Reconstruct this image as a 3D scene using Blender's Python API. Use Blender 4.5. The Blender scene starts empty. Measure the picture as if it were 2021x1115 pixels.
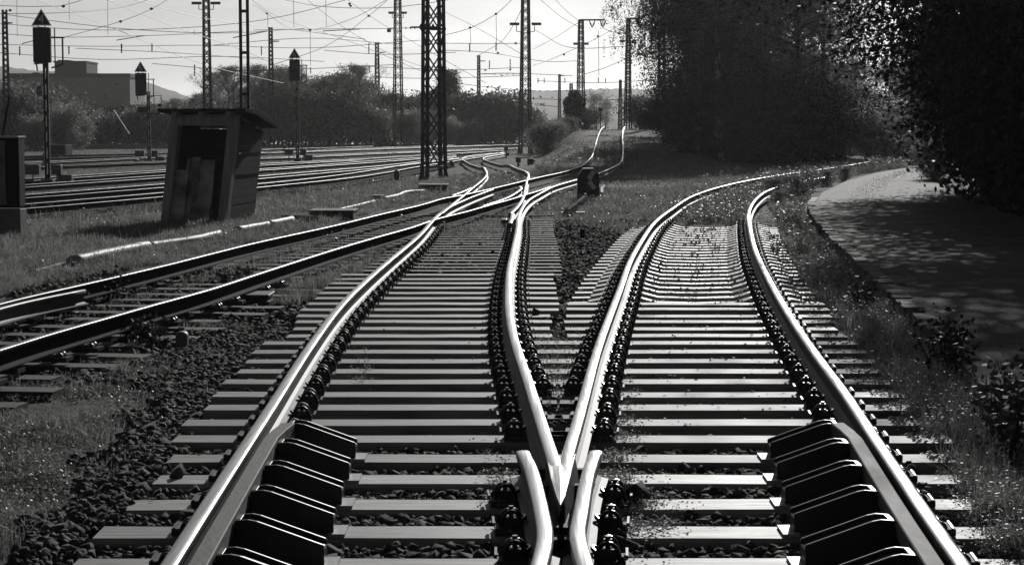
SUN_E, SKY_E, HAZE, EXPO, DUST, AIR = 5.0, .05, 0.00017, -0.68, 0.6, 0.7
import bpy, math, random
import numpy as np
from mathutils import Vector, Matrix
random.seed(7); RNG = np.random.default_rng(7)
sc = bpy.context.scene
COL = sc.collection

# ------------------------------------------------------------------ camera model (pixels are those of the 2021 x 1115 photograph)
W0, H0, F, HOR, CH = 2021.0, 1115.0, 3700.0, 250.0, 1.766
TH = math.atan((H0 / 2 - HOR) / F)
CT, ST = math.cos(TH), math.sin(TH)

def ray(px, py):
    u = (px - W0 / 2) / F; v = (H0 / 2 - py) / F
    return np.array([u, CT + v * ST, -ST + v * CT])

def at(px, py, Y):                      # point of that pixel's ray at world distance Y
    d = ray(px, py); t = Y / d[1]
    return Vector((d[0] * t, Y, CH + d[2] * t))

def proj(P):                            # world (n,3) -> pixels
    P = np.asarray(P, float); X = P[..., 0]; Y = P[..., 1]; Z = P[..., 2] - CH
    dep = Y * CT - Z * ST; up = Y * ST + Z * CT
    return W0 / 2 + F * X / dep, H0 / 2 - F * up / dep

def S(x):
    x = np.clip(x, 0, 1); return x * x * (3 - 2 * x)

def onsurf(px, py, zf, y0=3.0, y1=420.0):
    d = ray(px, py)
    ys = np.exp(np.linspace(math.log(y0), math.log(y1), 1400))
    t = ys / d[1]; X = d[0] * t; Z = CH + d[2] * t
    g = Z - zf(X, ys)
    k = np.argmax(g <= 0)
    if g[k] > 0: k = len(ys) - 1
    if k == 0: k = 1
    a, b = g[k - 1], g[k]
    w = 0.0 if a == b else min(1.0, max(0.0, a / (a - b)))
    y = ys[k - 1] + (ys[k] - ys[k - 1]) * w
    t = y / d[1]
    return np.array([d[0] * t, y, CH + d[2] * t])

# ------------------------------------------------------------------ the lie of the land
def yard_s(X, Y):
    return (-(X + 9.9) + 0.18 * (Y - 38)) / 1.016

def drop(X, Y):
    return -0.30 * S((yard_s(X, Y) + 3.0) / 4.0)

def hump_z(Y):
    return np.interp(Y, [70, 84, 94, 104, 121, 139, 147, 170, 220, 400], [0, 0, .13, .45, 1.04, 1.555, 1.585, 1.45, 1.0, -.2])

def hump_w(X, Y):
    Ye = Y - 0.9 * np.maximum(0, X - 9.5)
    a = S((Ye - 78) / 30.0)
    xl = 1.6 + 0.0 * Y
    return a * S((X - xl) / np.interp(Y, [80, 140], [2.2, 4.0])), Ye

def base_h(X, Y):
    w, Ye = hump_w(X, Y)
    d0 = drop(X, Y) * (1 - S((X - 6) / 6))
    return d0 * (1 - w) + w * hump_z(Ye)

def rail_z(X, Y): return base_h(X, Y) + 0.19
def rail_flat(X, Y): return 0.19 + 0 * X

def nz(X, Y, s, seed=0):                # cheap smooth noise
    r = np.random.default_rng(seed); out = 0 * X
    for k in range(6):
        a = r.uniform(0, 6.283); f = s * (1.0 + 0.55 * k); p = r.uniform(0, 6.283)
        out = out + np.sin((X * math.cos(a) + Y * math.sin(a)) * f + p) / (1 + .5 * k)
    return out / 2.6

def ground_h(X, Y):
    X = np.asarray(X, float); Y = np.asarray(Y, float)
    h = base_h(X, Y) - 0.105
    far = S((Y - 60) / 60)
    h = h + nz(X, Y, 2.1, 3) * 0.012 + nz(X, Y, .55, 4) * (0.02 + .05 * far) * 0.6
    # grassy meadow left of the tracks sits a little higher, the verge rises to the road edge
    m = S((-X - 2.2 - (Y - 20) * .02) / 1.6) * S((40 + Y * .5 - abs(X)) / 20)
    h = h + 0.035 * m * S((Y - 16) / 12)
    er = road_edge(Y)
    v = S((X - (er - 1.5)) / 1.4)
    h = h + 0.035 * v * S((90 - Y) / 12)
    return h

_RE = None
def road_edge(Y):
    global _RE
    if _RE is None:
        pts = [(2040, 905), (1980, 812), (1900, 722), (1830, 650), (1760, 585), (1690, 520), (1640, 470), (1605, 430),
               (1592, 402), (1610, 380), (1660, 357), (1720, 341), (1780, 331)]
        w = np.array([onsurf(a, b, lambda X, Y: 0.07 + 0 * X) for a, b in pts])
        w = np.vstack([[w[0, 0] - .15, 3.0, .07], w, [26, 86, .07], [40, 100, .07]])
        o = np.argsort(w[:, 1]); _RE = w[o]
    return np.interp(Y, _RE[:, 1], _RE[:, 0])

def gz(x, y): return float(ground_h(np.array([x]), np.array([y]))[0])
def gp(px, py, off=0.0):
    p = onsurf(px, py, lambda X, Y: ground_h(X, Y) + off); return Vector(p)

# ------------------------------------------------------------------ mesh helpers
class MB:
    def __init__(s): s.v = []; s.f = []; s.m = []
    def add(s, vs, fs, m=0):
        b = len(s.v); s.v.extend([tuple(map(float, p)) for p in vs])
        s.f.extend([tuple(b + i for i in f) for f in fs]); s.m.extend([m] * len(fs)); return s
    def box(s, c, d, rz=0.0, m=0, M=None):
        x, y, z = d[0] / 2, d[1] / 2, d[2] / 2
        vs = [Vector((sx * x, sy * y, sz * z)) for sz in (-1, 1) for sy in (-1, 1) for sx in (-1, 1)]
        R = Matrix.Rotation(rz, 3, 'Z') if M is None else M
        vs = [R @ p + Vector(c) for p in vs]
        return s.add(vs, [(0, 2, 3, 1), (4, 5, 7, 6), (0, 1, 5, 4), (2, 6, 7, 3), (0, 4, 6, 2), (1, 3, 7, 5)], m)
    def bar(s, a, b, w, t=None, m=0):   # square bar from a to b
        a, b = Vector(a), Vector(b); d = b - a; L = d.length
        if L < 1e-6: return s
        q = d.to_track_quat('Z', 'Y').to_matrix()
        return s.box((a + b) / 2, (w, t or w, L), M=q, m=m)
    def tube(s, pts, r, n=6, m=0, cap=True):
        pts = [Vector(p) for p in pts]; k = len(pts)
        rr = [r] * k if isinstance(r, (int, float)) else list(r)
        ref = Vector((0.13, 0.21, 1)).normalized(); b = len(s.v); nrm = None
        for i, p in enumerate(pts):
            t = (pts[min(i + 1, k - 1)] - pts[max(i - 1, 0)]).normalized()
            if nrm is None:
                nrm = t.cross(ref)
                if nrm.length < .1: nrm = t.cross(Vector((1, 0, 0)))
            nrm = (nrm - t * nrm.dot(t)).normalized(); bn = t.cross(nrm)
            for j in range(n):
                a = 6.28318 * j / n
                s.v.append(tuple(p + (nrm * math.cos(a) + bn * math.sin(a)) * rr[i]))
        for i in range(k - 1):
            for j in range(n):
                s.f.append((b + i * n + j, b + i * n + (j + 1) % n, b + (i + 1) * n + (j + 1) % n, b + (i + 1) * n + j)); s.m.append(m)
        if cap:
            s.f.append(tuple(b + j for j in range(n))[::-1]); s.f.append(tuple(b + (k - 1) * n + j for j in range(n))); s.m += [m, m]
        return s
    def prism(s, poly, vec, m=0):       # closed polygon of 3D points pushed along vec
        n = len(poly); vec = Vector(vec); P = [Vector(p) for p in poly]
        vs = P + [p + vec for p in P]
        fs = [tuple(range(n))[::-1], tuple(range(n, 2 * n))] + [(i, (i + 1) % n, n + (i + 1) % n, n + i) for i in range(n)]
        return s.add(vs, fs, m)
    def build(s, name, mats, parent=None, smooth=False, bevel=0.0, loc=None):
        me = bpy.data.meshes.new(name)
        vs = s.v
        if loc is not None: vs = [(a - loc[0], b - loc[1], c - loc[2]) for a, b, c in vs]
        me.from_pydata(vs, [], s.f)
        if not isinstance(mats, (list, tuple)): mats = [mats]
        for q in mats: me.materials.append(q)
        if len(mats) > 1: me.polygons.foreach_set('material_index', s.m)
        if smooth: me.polygons.foreach_set('use_smooth', [True] * len(s.f))
        me.update()
        import bmesh
        bm = bmesh.new(); bm.from_mesh(me); bmesh.ops.recalc_face_normals(bm, faces=bm.faces); bm.to_mesh(me); bm.free()
        o = bpy.data.objects.new(name, me); COL.objects.link(o)
        if parent is not None: o.parent = parent
        if loc is not None: o.location = loc
        if bevel:
            b = o.modifiers.new('bevel', 'BEVEL'); b.width = bevel; b.segments = 2; b.limit_method = 'ANGLE'; b.angle_limit = .6
        return o

def npmesh(name, V, Fq, mats, parent=None, smooth=False, nv=4):
    V = np.asarray(V, np.float32); Fq = np.asarray(Fq, np.int32)
    me = bpy.data.meshes.new(name); n = len(Fq)
    me.vertices.add(len(V)); me.vertices.foreach_set('co', V.ravel())
    me.loops.add(n * nv); me.loops.foreach_set('vertex_index', Fq.ravel())
    me.polygons.add(n); me.polygons.foreach_set('loop_start', np.arange(0, n * nv, nv, dtype=np.int32))
    if smooth: me.polygons.foreach_set('use_smooth', np.ones(n, bool))
    me.update(calc_edges=True)
    if not isinstance(mats, (list, tuple)): mats = [mats]
    for q in mats: me.materials.append(q)
    o = bpy.data.objects.new(name, me); COL.objects.link(o)
    if parent is not None: o.parent = parent
    return o

def tag(o, label=None, cat=None, group=None, kind=None):
    if label: o['label'] = label
    if cat: o['category'] = cat
    if group: o['group'] = group
    if kind: o['kind'] = kind
    return o
def thing(name, label, cat, loc=(0, 0, 0), rz=0.0, group=None):
    o = bpy.data.objects.new(name, None); COL.objects.link(o); o.location = loc; o.rotation_euler = (0, 0, rz)
    o.empty_display_size = .2
    return tag(o, label, cat, group)
def dup(o, parent=None):
    c = o.copy(); COL.objects.link(c); c.parent = parent
    for ch in list(o.children): dup(ch, c)
    return c
def spline(pts, step):                   # Catmull-Rom through points, resampled
    P = np.asarray(pts, float); n = len(P); out = []
    E = np.vstack([2 * P[0] - P[1], P, 2 * P[-1] - P[-2]])
    for i in range(n - 1):
        p0, p1, p2, p3 = E[i], E[i + 1], E[i + 2], E[i + 3]
        L = np.linalg.norm(p2 - p1); k = max(2, int(L / step) + 1)
        t01 = max(1e-4, np.linalg.norm(p1 - p0)) ** .5; t12 = max(1e-4, L) ** .5; t23 = max(1e-4, np.linalg.norm(p3 - p2)) ** .5
        m1 = (p2 - p1) + t12 * ((p1 - p0) / t01 - (p2 - p0) / (t01 + t12))
        m2 = (p2 - p1) + t12 * ((p3 - p2) / t23 - (p3 - p1) / (t12 + t23))
        for j in range(k):
            t = j / k
            out.append((2 * (p1 - p2) + m1 + m2) * t**3 + (-3 * (p1 - p2) - 2 * m1 - m2) * t**2 + m1 * t + p1)
    out.append(P[-1]); return np.array(out)
def smooth_path(p, it=6):
    p = p.copy()
    for _ in range(it): p[1:-1] = .25 * p[:-2] + .5 * p[1:-1] + .25 * p[2:]
    return p
ONES = 'zeroth first second third fourth fifth sixth seventh eighth ninth tenth eleventh twelfth thirteenth fourteenth fifteenth sixteenth seventeenth eighteenth nineteenth'.split()
TENS = {2: ('twenty', 'twentieth'), 3: ('thirty', 'thirtieth'), 4: ('forty', 'fortieth'), 5: ('fifty', 'fiftieth'), 6: ('sixty', 'sixtieth')}
def ordw(n): return ONES[n] if n < 20 else (TENS[n // 10][1] if n % 10 == 0 else TENS[n // 10][0] + '-' + ONES[n % 10])

# ------------------------------------------------------------------ materials (the photograph is black and white: everything is grey)
def mat(name, a, b=None, rough=.7, metal=0.0, spec=.5, scale=(8, 8, 8), detail=5, bump=0.0, bscale=None, lo=.35, hi=.65, rvar=0.0, trans=0.0, rand=0.0, coat=0.0):
    m = bpy.data.materials.new(name); m.use_nodes = True; nt = m.node_tree; N = nt.nodes; L = nt.links
    p = N['Principled BSDF']; out = N['Material Output']
    p.inputs['Roughness'].default_value = rough; p.inputs['Metallic'].default_value = metal
    p.inputs['Specular IOR Level'].default_value = spec
    if coat: p.inputs['Coat Weight'].default_value = coat; p.inputs['Coat Roughness'].default_value = .25
    b = a if b is None else b
    geo = N.new('ShaderNodeNewGeometry')
    mp = N.new('ShaderNodeMapping'); mp.inputs['Scale'].default_value = scale; L.new(geo.outputs['Position'], mp.inputs['Vector'])
    no = N.new('ShaderNodeTexNoise'); no.inputs['Detail'].default_value = detail; no.inputs['Scale'].default_value = 1.0; no.inputs['Roughness'].default_value = .62
    L.new(mp.outputs['Vector'], no.inputs['Vector'])
    r = N.new('ShaderNodeValToRGB'); r.color_ramp.elements[0].position = lo; r.color_ramp.elements[1].position = hi
    r.color_ramp.elements[0].color = (a, a, a, 1); r.color_ramp.elements[1].color = (b, b, b, 1)
    L.new(no.outputs['Fac'], r.inputs['Fac']); colr = r.outputs['Color']
    if rand:
        oi = N.new('ShaderNodeObjectInfo'); ma = N.new('ShaderNodeMapRange'); ma.inputs['To Min'].default_value = 1 - rand; ma.inputs['To Max'].default_value = 1 + rand
        L.new(oi.outputs['Random'], ma.inputs['Value']); mx = N.new('ShaderNodeVectorMath'); mx.operation = 'SCALE'
        L.new(colr, mx.inputs[0]); L.new(ma.outputs['Result'], mx.inputs['Scale']); colr = mx.outputs['Vector']
    L.new(colr, p.inputs['Base Color'])
    if rvar:
        mr = N.new('ShaderNodeMapRange'); mr.inputs['To Min'].default_value = rough - rvar; mr.inputs['To Max'].default_value = rough + rvar
        L.new(no.outputs['Fac'], mr.inputs['Value']); L.new(mr.outputs['Result'], p.inputs['Roughness'])
    if bump:
        n2 = N.new('ShaderNodeTexNoise'); n2.inputs['Detail'].default_value = 6; n2.inputs['Scale'].default_value = 1
        m2 = N.new('ShaderNodeMapping'); m2.inputs['Scale'].default_value = bscale or tuple(3 * q for q in scale)
        L.new(geo.outputs['Position'], m2.inputs['Vector']); L.new(m2.outputs['Vector'], n2.inputs['Vector'])
        bp = N.new('ShaderNodeBump'); bp.inputs['Strength'].default_value = 1; bp.inputs['Distance'].default_value = bump
        L.new(n2.outputs['Fac'], bp.inputs['Height']); L.new(bp.outputs['Normal'], p.inputs['Normal'])
    if trans:
        tr = N.new('ShaderNodeBsdfTranslucent'); L.new(colr, tr.inputs['Color'])
        mxs = N.new('ShaderNodeMixShader'); mxs.inputs['Fac'].default_value = trans
        L.new(p.outputs['BSDF'], mxs.inputs[1]); L.new(tr.outputs['BSDF'], mxs.inputs[2]); L.new(mxs.outputs['Shader'], out.inputs['Surface'])
    return m

M = {}
M['head'] = mat('polished_rail', .30, .58, rough=.32, metal=1, scale=(55, 1.0, 40), rvar=.2, lo=.3, hi=.7)
M['rust'] = mat('rusty_steel', .022, .05, rough=.62, scale=(14, 14, 14), bump=.002)
M['rustdark'] = mat('dark_rusty_rail_side', .012, .026, rough=.9, spec=.12, scale=(14, 14, 14), bump=.002)
M['rust2'] = mat('dull_rail_top', .10, .2, rough=.42, metal=.6, scale=(30, 2, 30))
M['steel'] = mat('check_rail_steel', .09, .17, rough=.72, spec=.25, scale=(20, 6, 20), rvar=.08, bump=.002)
M['blackpaint'] = mat('black_bracket_steel', .010, .018, rough=.38, scale=(12, 12, 12))
M['clip'] = mat('spring_clip_steel', .010, .022, rough=.36, metal=.0, scale=(30, 30, 30))
M['plate'] = mat('baseplate_steel', .03, .06, rough=.7, spec=.3, scale=(20, 20, 20))
M['pale'] = mat('pale_metal_plate', .30, .38, rough=.5, scale=(20, 20, 20))
M['timber'] = mat('sleeper_timber', .14, .44, rough=.58, spec=.45, scale=(2.4, 13, 13), lo=.28, hi=.72, bump=.006, bscale=(2.0, 70, 70), rvar=.1, rand=.14)
M['timber_r'] = mat('sleeper_timber_pale', .10, .36, rough=.62, spec=.38, scale=(2.4, 13, 13), lo=.28, hi=.72, bump=.006, bscale=(2.0, 70, 70), rvar=.1, rand=.12)
M['oldtimber'] = mat('old_tarred_timber', .025, .055, rough=.75, scale=(1.2, 30, 30), bump=.006, bscale=(2, 60, 60), rand=.2)
M['concrete'] = mat('sleeper_concrete', .36, .54, rough=.52, spec=.6, scale=(9, 9, 9), bump=.003, rand=.08)
M['mark'] = mat('stamped_plate', .035, .05, rough=.6)
M['stone'] = mat('ballast_stone', .02, .13, rough=.85, spec=.2, scale=(22, 22, 22), detail=3, lo=.28, hi=.75, bump=.003)
M['stain'] = mat('stained_door_panel', .10, .52, rough=.85, scale=(2.2, 2.2, 2.6), detail=7, lo=.36, hi=.62)
M['yardtop'] = mat('yard_rail_top', .10, .20, rough=.42, metal=1, scale=(3, 3, 3))
M['litter'] = mat('dry_leaf_litter', .14, .40, rough=.6, scale=(30, 30, 30), trans=.3)
M['grass'] = mat('grass_blades', .10, .36, rough=.5, scale=(2.2, 2.2, 2.2), lo=.3, hi=.7, trans=.55)
M['weed'] = mat('weed_leaves', .07, .30, rough=.42, scale=(3, 3, 3), trans=.58)
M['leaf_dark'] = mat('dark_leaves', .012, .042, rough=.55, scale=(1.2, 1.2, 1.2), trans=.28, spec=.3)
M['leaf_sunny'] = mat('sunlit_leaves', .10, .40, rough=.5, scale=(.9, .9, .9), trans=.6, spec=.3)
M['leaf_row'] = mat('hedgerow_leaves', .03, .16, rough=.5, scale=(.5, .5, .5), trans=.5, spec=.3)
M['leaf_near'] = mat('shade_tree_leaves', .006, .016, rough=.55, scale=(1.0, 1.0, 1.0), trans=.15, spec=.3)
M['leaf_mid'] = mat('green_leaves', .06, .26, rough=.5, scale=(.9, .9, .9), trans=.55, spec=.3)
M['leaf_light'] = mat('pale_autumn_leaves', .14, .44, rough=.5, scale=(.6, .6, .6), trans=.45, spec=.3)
M['bark'] = mat('dark_bark', .015, .035, rough=.9, scale=(6, 6, 2), bump=.02)
M['birch'] = mat('birch_bark', .03, .55, rough=.8, scale=(3, 3, 2.2), lo=.5, hi=.56)
M['mast'] = mat('mast_paint', .016, .03, rough=.7, scale=(6, 6, 6))
M['wire'] = mat('wire_copper', .03, .05, rough=.6)
M['markwhite'] = mat('signal_white', .78, .86, rough=.5)
M['sigblack'] = mat('signal_black', .006, .012, rough=.5, scale=(8, 8, 8))
M['white'] = mat('white_paint', .55, .7, rough=.55, scale=(10, 10, 10))
M['whitedim'] = mat('weathered_white_paint', .30, .42, rough=.6, scale=(10, 10, 10))
M['cabinet'] = mat('grey_cabinet_paint', .10, .15, rough=.6, scale=(5, 5, 5))
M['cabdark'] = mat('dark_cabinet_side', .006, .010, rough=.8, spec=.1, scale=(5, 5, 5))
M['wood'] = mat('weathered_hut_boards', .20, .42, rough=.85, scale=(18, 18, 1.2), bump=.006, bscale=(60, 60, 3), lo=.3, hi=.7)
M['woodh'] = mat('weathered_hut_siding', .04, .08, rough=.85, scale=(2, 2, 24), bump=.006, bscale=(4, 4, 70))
M['felt'] = mat('roof_felt', .012, .03, rough=.85, scale=(6, 6, 6))
M['pipe'] = mat('pale_conduit', .24, .42, rough=.58, spec=.35, scale=(7, 7, 7))
M['duct'] = mat('concrete_duct_cover', .06, .12, rough=.75, scale=(8, 8, 8), bump=.004)
M['road'] = mat('old_asphalt', .016, .06, rough=.8, spec=.28, scale=(1.3, 1.3, 1.3), detail=11, bump=.010, bscale=(45, 45, 45))
M['kerb'] = mat('kerb_concrete', .07, .15, rough=.8, scale=(7, 7, 7), bump=.01)
M['render'] = mat('house_render', .33, .38, rough=.9, scale=(.3, .3, .3))
M['render2'] = mat('house_render_dark', .12, .15, rough=.9, scale=(.3, .3, .3))
M['glass'] = mat('window_glass', .03, .05, rough=.15)
M['hill'] = mat('wooded_hillside', .05, .11, rough=.95, scale=(.03, .03, .03), bump=2.0, bscale=(.12, .12, .12))
DULL = [M['rust2'], M['rust'], M['rust']]; SIDE = [M['yardtop'], M['rustdark'], M['rustdark']]
# ------------------------------------------------------------------ rails (pixel picks of the running-surface centre line)
R1 = [(330, 1115), (442, 941), (535, 800), (607, 688), (673, 600), (736, 540), (768, 513), (827, 464), (858.7, 429), (881.7, 411), (910, 389), (933, 370),
      (952, 354.6), (960.6, 343.8), (957.7, 335), (944.8, 329.5), (927.6, 323.7), (916, 317), (912.5, 313), (922, 308.7), (959, 304), (995, 301.5)]
R2 = [(1103.5, 936), (1089, 893), (1059, 800), (1035.7, 728.7), (1017, 675), (1004.7, 613), (1003.4, 567), (1006, 527), (1011.5, 500), (1021.6, 450), (1023.7, 427.8),
      (1031, 409), (1045, 393), (1066.8, 380.4), (1094, 367), (1139, 354), (1180.5, 342), (1212, 329), (1223.5, 322), (1229, 310), (1230, 293), (1228, 268.7), (1230, 254.4), (1234, 250.3)]
R3 = [(1107.5, 936), (1121, 893), (1148.7, 800), (1167.5, 728.7), (1183.7, 675), (1209, 607.6), (1226.7, 562), (1243, 516), (1268, 471.6), (1294, 436), (1327, 411),
      (1365.7, 387), (1413, 370.6), (1463, 358.7), (1510, 350), (1569, 341), (1644, 331), (1718, 319)]
R4 = [(1904, 1115), (1844, 1032), (1796, 963), (1756, 903), (1719, 850), (1674, 780), (1619, 708), (1572, 641), (1535.5, 582), (1510.5, 535.7),
      (1491.5, 494), (1482, 458), (1477.4, 422.5), (1485, 401.7), (1498, 387), (1516, 375.5), (1560, 362), (1630, 349.5)]
LA = [(-150, 640), (0, 597), (80.7, 578), (161.5, 560.5), (242, 541.7), (323, 523), (414.4, 500), (500, 479), (657, 445), (749, 422.6), (830, 404), (877, 390.5),
      (910, 385), (938, 379), (973.5, 371), (1008, 363), (1034, 356.5), (1071, 348), (1110, 339.5), (1128, 334.5), (1150, 326), (1160, 317.5), (1169, 306), (1174.7, 287.4), (1180.5, 267.3), (1187.6, 254), (1193, 250.6)]
LB = [(-150, 731), (0, 688), (80.7, 661.5), (188, 632), (293, 602), (403.7, 572.7), (500, 541.7), (657, 492), (737.5, 468.6), (812, 448), (857, 432.5),
      (916, 418), (959, 406), (1012, 391.5), (1031, 385.4), (1059.6, 377), (1085.5, 368)]
SB = [(1007, 421), (1021, 407.7), (1032, 390.5), (1036.7, 373), (1040, 354.6), (1043, 344.5), (1036.7, 338), (1015, 330), (988, 325), (965, 318.7), (953.4, 313), (962, 309.4), (1002, 303)]
W2 = [(870, 421), (887, 408), (916, 394.5), (942, 384), (972, 373.5)]
WR = [(890, 385.8), (910, 379), (930, 370)]
CK = [(949, 407), (983.6, 396), (1005, 387.6), (1022, 377.5), (1028.8, 371.8), (1026, 367.5)]
WS = [(1006.5, 441), (1010.5, 430), (1011.5, 421)]
CL = [(-150, 654), (0, 605.5), (80, 587), (164, 571)]
WL = [(1063, 1115), (1073, 1076), (1076, 1047), (1069, 1004.5), (1058, 957), (1048, 921), (1032, 888)]
WRT = [(1157, 1115), (1145, 1076), (1140, 1047), (1147.6, 1004), (1155, 957), (1164, 921), (1176, 888)]

def world_path(px, zf=rail_z, step=.35, it=5, ext=0.0):
    w = np.array([onsurf(a, b, zf) for a, b in px])
    # spacing grows with distance
    p = spline(w, step)
    p = smooth_path(p, it)
    if ext:
        d = p[0] - p[1]; d /= np.linalg.norm(d); p = np.vstack([p[0] + d * ext, p])
    p[:, 2] = zf(p[:, 0], p[:, 1])
    return p

PROF = [(-.0335, -.012), (-.0305, -.006), (-.022, -.0022), (-.009, -.0004), (.009, -.0004), (.022, -.0022), (.0305, -.006), (.0335, -.012), (.0335, -.034), (.011, -.047), (.008, -.085),
        (.009, -.120), (.030, -.132), (.0625, -.139), (.0625, -.149), (-.0625, -.149), (-.0625, -.139), (-.030, -.132), (-.009, -.120), (-.008, -.085), (-.011, -.047), (-.0335, -.034)]
PM = [2] + [0] * 5 + [2] + [2] + [1] * 13 + [2]

def sweep(p, prof=PROF, pm=PM, name='rail', mats=None, parent=None, scale=1.0, capz=True, smooth=True):
    if mats is SIDE: pm = [2, 2, 0, 0, 0, 0, 2] + PM[7:]
    p = np.asarray(p, float); n = len(p); k = len(prof)
    t = np.gradient(p, axis=0); t /= np.linalg.norm(t, axis=1)[:, None]
    nx = np.stack([t[:, 1], -t[:, 0], 0 * t[:, 0]], 1); nx /= np.linalg.norm(nx, axis=1)[:, None]
    up = np.array([0, 0, 1.0]); b = MB(); q = np.array(prof) * scale
    for i in range(n):
        for a, z in q: b.v.append(tuple(p[i] + nx[i] * a + up * z))
    for i in range(n - 1):
        for j in range(k):
            b.f.append((i * k + j, i * k + (j + 1) % k, (i + 1) * k + (j + 1) % k, (i + 1) * k + j)); b.m.append(pm[j])
    b.f.append(tuple(range(k))); b.f.append(tuple((n - 1) * k + j for j in range(k))[::-1]); b.m += [1, 1]
    o = b.build(name, mats or [M['head'], M['rust'], M['rust2']], parent)
    if smooth:
        me = o.data; me.polygons.foreach_set('use_smooth', [m in (0, 2) for m in b.m])
    return o

def rail(px, label, zf=rail_z, ext=0.0, group=None, step=.35, it=5, mats=None, parent=None, name='rail'):
    p = world_path(px, zf, step, it, ext); o = sweep(p, mats=mats, parent=parent, name=name)
    if parent is None: tag(o, label, 'rail', group)
    return o, p

G_RAIL = 'running rails of the turnout in the foreground'
o1, pR1 = rail(R1, 'long polished outer rail left of the crossing, bending into an S far off', ext=4, group=G_RAIL)
o4, pR4 = rail(R4, 'bright polished rail at the far right, curving right beside the road verge', ext=4, group=G_RAIL)
oA, pLA = rail(LA, 'upper rail of the grassy side track, climbing the hump beyond the diamond crossing', group='rails of the grassy side track', mats=SIDE)
oB, pLB = rail(LB, 'lower rail of the grassy side track, running in from the left edge', group='rails of the grassy side track', mats=SIDE)
oS, pSB = rail(SB, 'right rail of the distant S bend beside the small square sign', group='rails at the distant crossing', step=.3)
rail(W2, 'short curved closure rail inside the distant diamond crossing', group='rails at the distant crossing', step=.3)
rail(WR, 'short wing rail on the left of the distant diamond crossing', group='rails at the distant crossing', step=.3)
rail(CK, 'upturned check rail curving inside the distant crossing', group='rails at the distant crossing', step=.3)
rail(WS, 'stubby bright wing rail end beside the distant curved rail', group='rails at the distant crossing', step=.3)
rail(CL, 'thick check rail ending in bolts inside the track at the left edge', group='rails of the grassy side track', mats=DULL)
rail(WL, 'left bent wing rail hugging the point of the V crossing', ext=4, it=1, step=.12, group='wing rails beside the crossing point')
rail(WRT, 'right bent wing rail hugging the point of the V crossing', ext=4, it=1, step=.12, group='wing rails beside the crossing point')

# the vee: two legs welded into one nose
VE = thing('crossing_vee', 'big polished steel V crossing point in the centre foreground with two long rail legs', 'crossing', (0, 0, 0))
pR2, pR3 = world_path(R2), world_path(R3)
for q_ in (pR2, pR3):
    e_ = q_.copy(); k_ = e_[:, 1] < 12; e_[k_, 2] -= .035 * S((e_[0, 1] + .42 - e_[k_, 1]) / .42) ** 1.5; sweep(e_, parent=VE)
def z6(x, y): return (980 + x / 4.207, 850 + y / 4.207)
def zp(x, y, z): return onsurf(*z6(x, y), lambda X, Y: z + 0 * X)
top = [zp(412, 190, .180), zp(455, 400, .184), zp(498, 540, .186), zp(530, 615, .186), zp(568, 540, .186), zp(606, 400, .184), zp(655, 190, .180), zp(545, 205, .184), zp(500, 205, .184)]
tip = onsurf(*z6(520, 735), lambda X, Y: .10 + 0 * X)
c = MB()
cen = np.mean(top[:7], axis=0)
low = [(p - cen) * np.array([1.25, 1.0, 1]) + cen for p in top]
for q in low: q[2] = .042
low[3] = np.array([tip[0], tip[1], .042])
mid = [p.copy() for p in top]
for i, q in enumerate(mid):
    q[2] = .155
mid[3] = np.array([tip[0], tip[1] + .03, .10])
n = len(top); crease = [zp(527, 230, .1835), zp(531, 470, .1895)]
c.v = [tuple(p) for p in top + mid + low + crease]; k0, k1 = 3 * n, 3 * n + 1
tf = [(0, 1, k0, 8), (1, 2, k1, k0), (2, 3, k1), (3, 4, k1), (4, 5, k0, k1), (5, 6, 7, k0), (7, 8, k0)]
c.f = tf + [(i, (i + 1) % n, n + (i + 1) % n, n + i) for i in range(n)] + [(n + i, n + (i + 1) % n, 2 * n + (i + 1) % n, 2 * n + i) for i in range(n)]
c.m = [0] * len(tf) + [2] * n + [1] * n
c.build('nose', [M['head'], M['rust'], M['rust2']], VE)
fb = MB()
for (x0, x1, yb, zz) in ((470, 600, 740, .060), (480, 592, 860, .062)):
    a = zp(x0, yb + 70, zz); bb = zp(x1, yb - 60, zz)
    fb.box(((a[0] + bb[0]) / 2, (a[1] + bb[1]) / 2, zz / 2 + .01), (bb[0] - a[0], bb[1] - a[1], zz))
fb.build('base_plate', M['steel'], VE, bevel=.004)
for (x, y) in ((355, 310), (690, 312), (400, 443), (655, 443), (480, 790), (590, 790), (490, 890), (580, 890)):
    a = zp(x, y, .10); fb = MB(); fb.box((a[0], a[1], .065), (.085, .055, .07)); fb.build('spacer_block', M['steel'], VE, bevel=.004)

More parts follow.
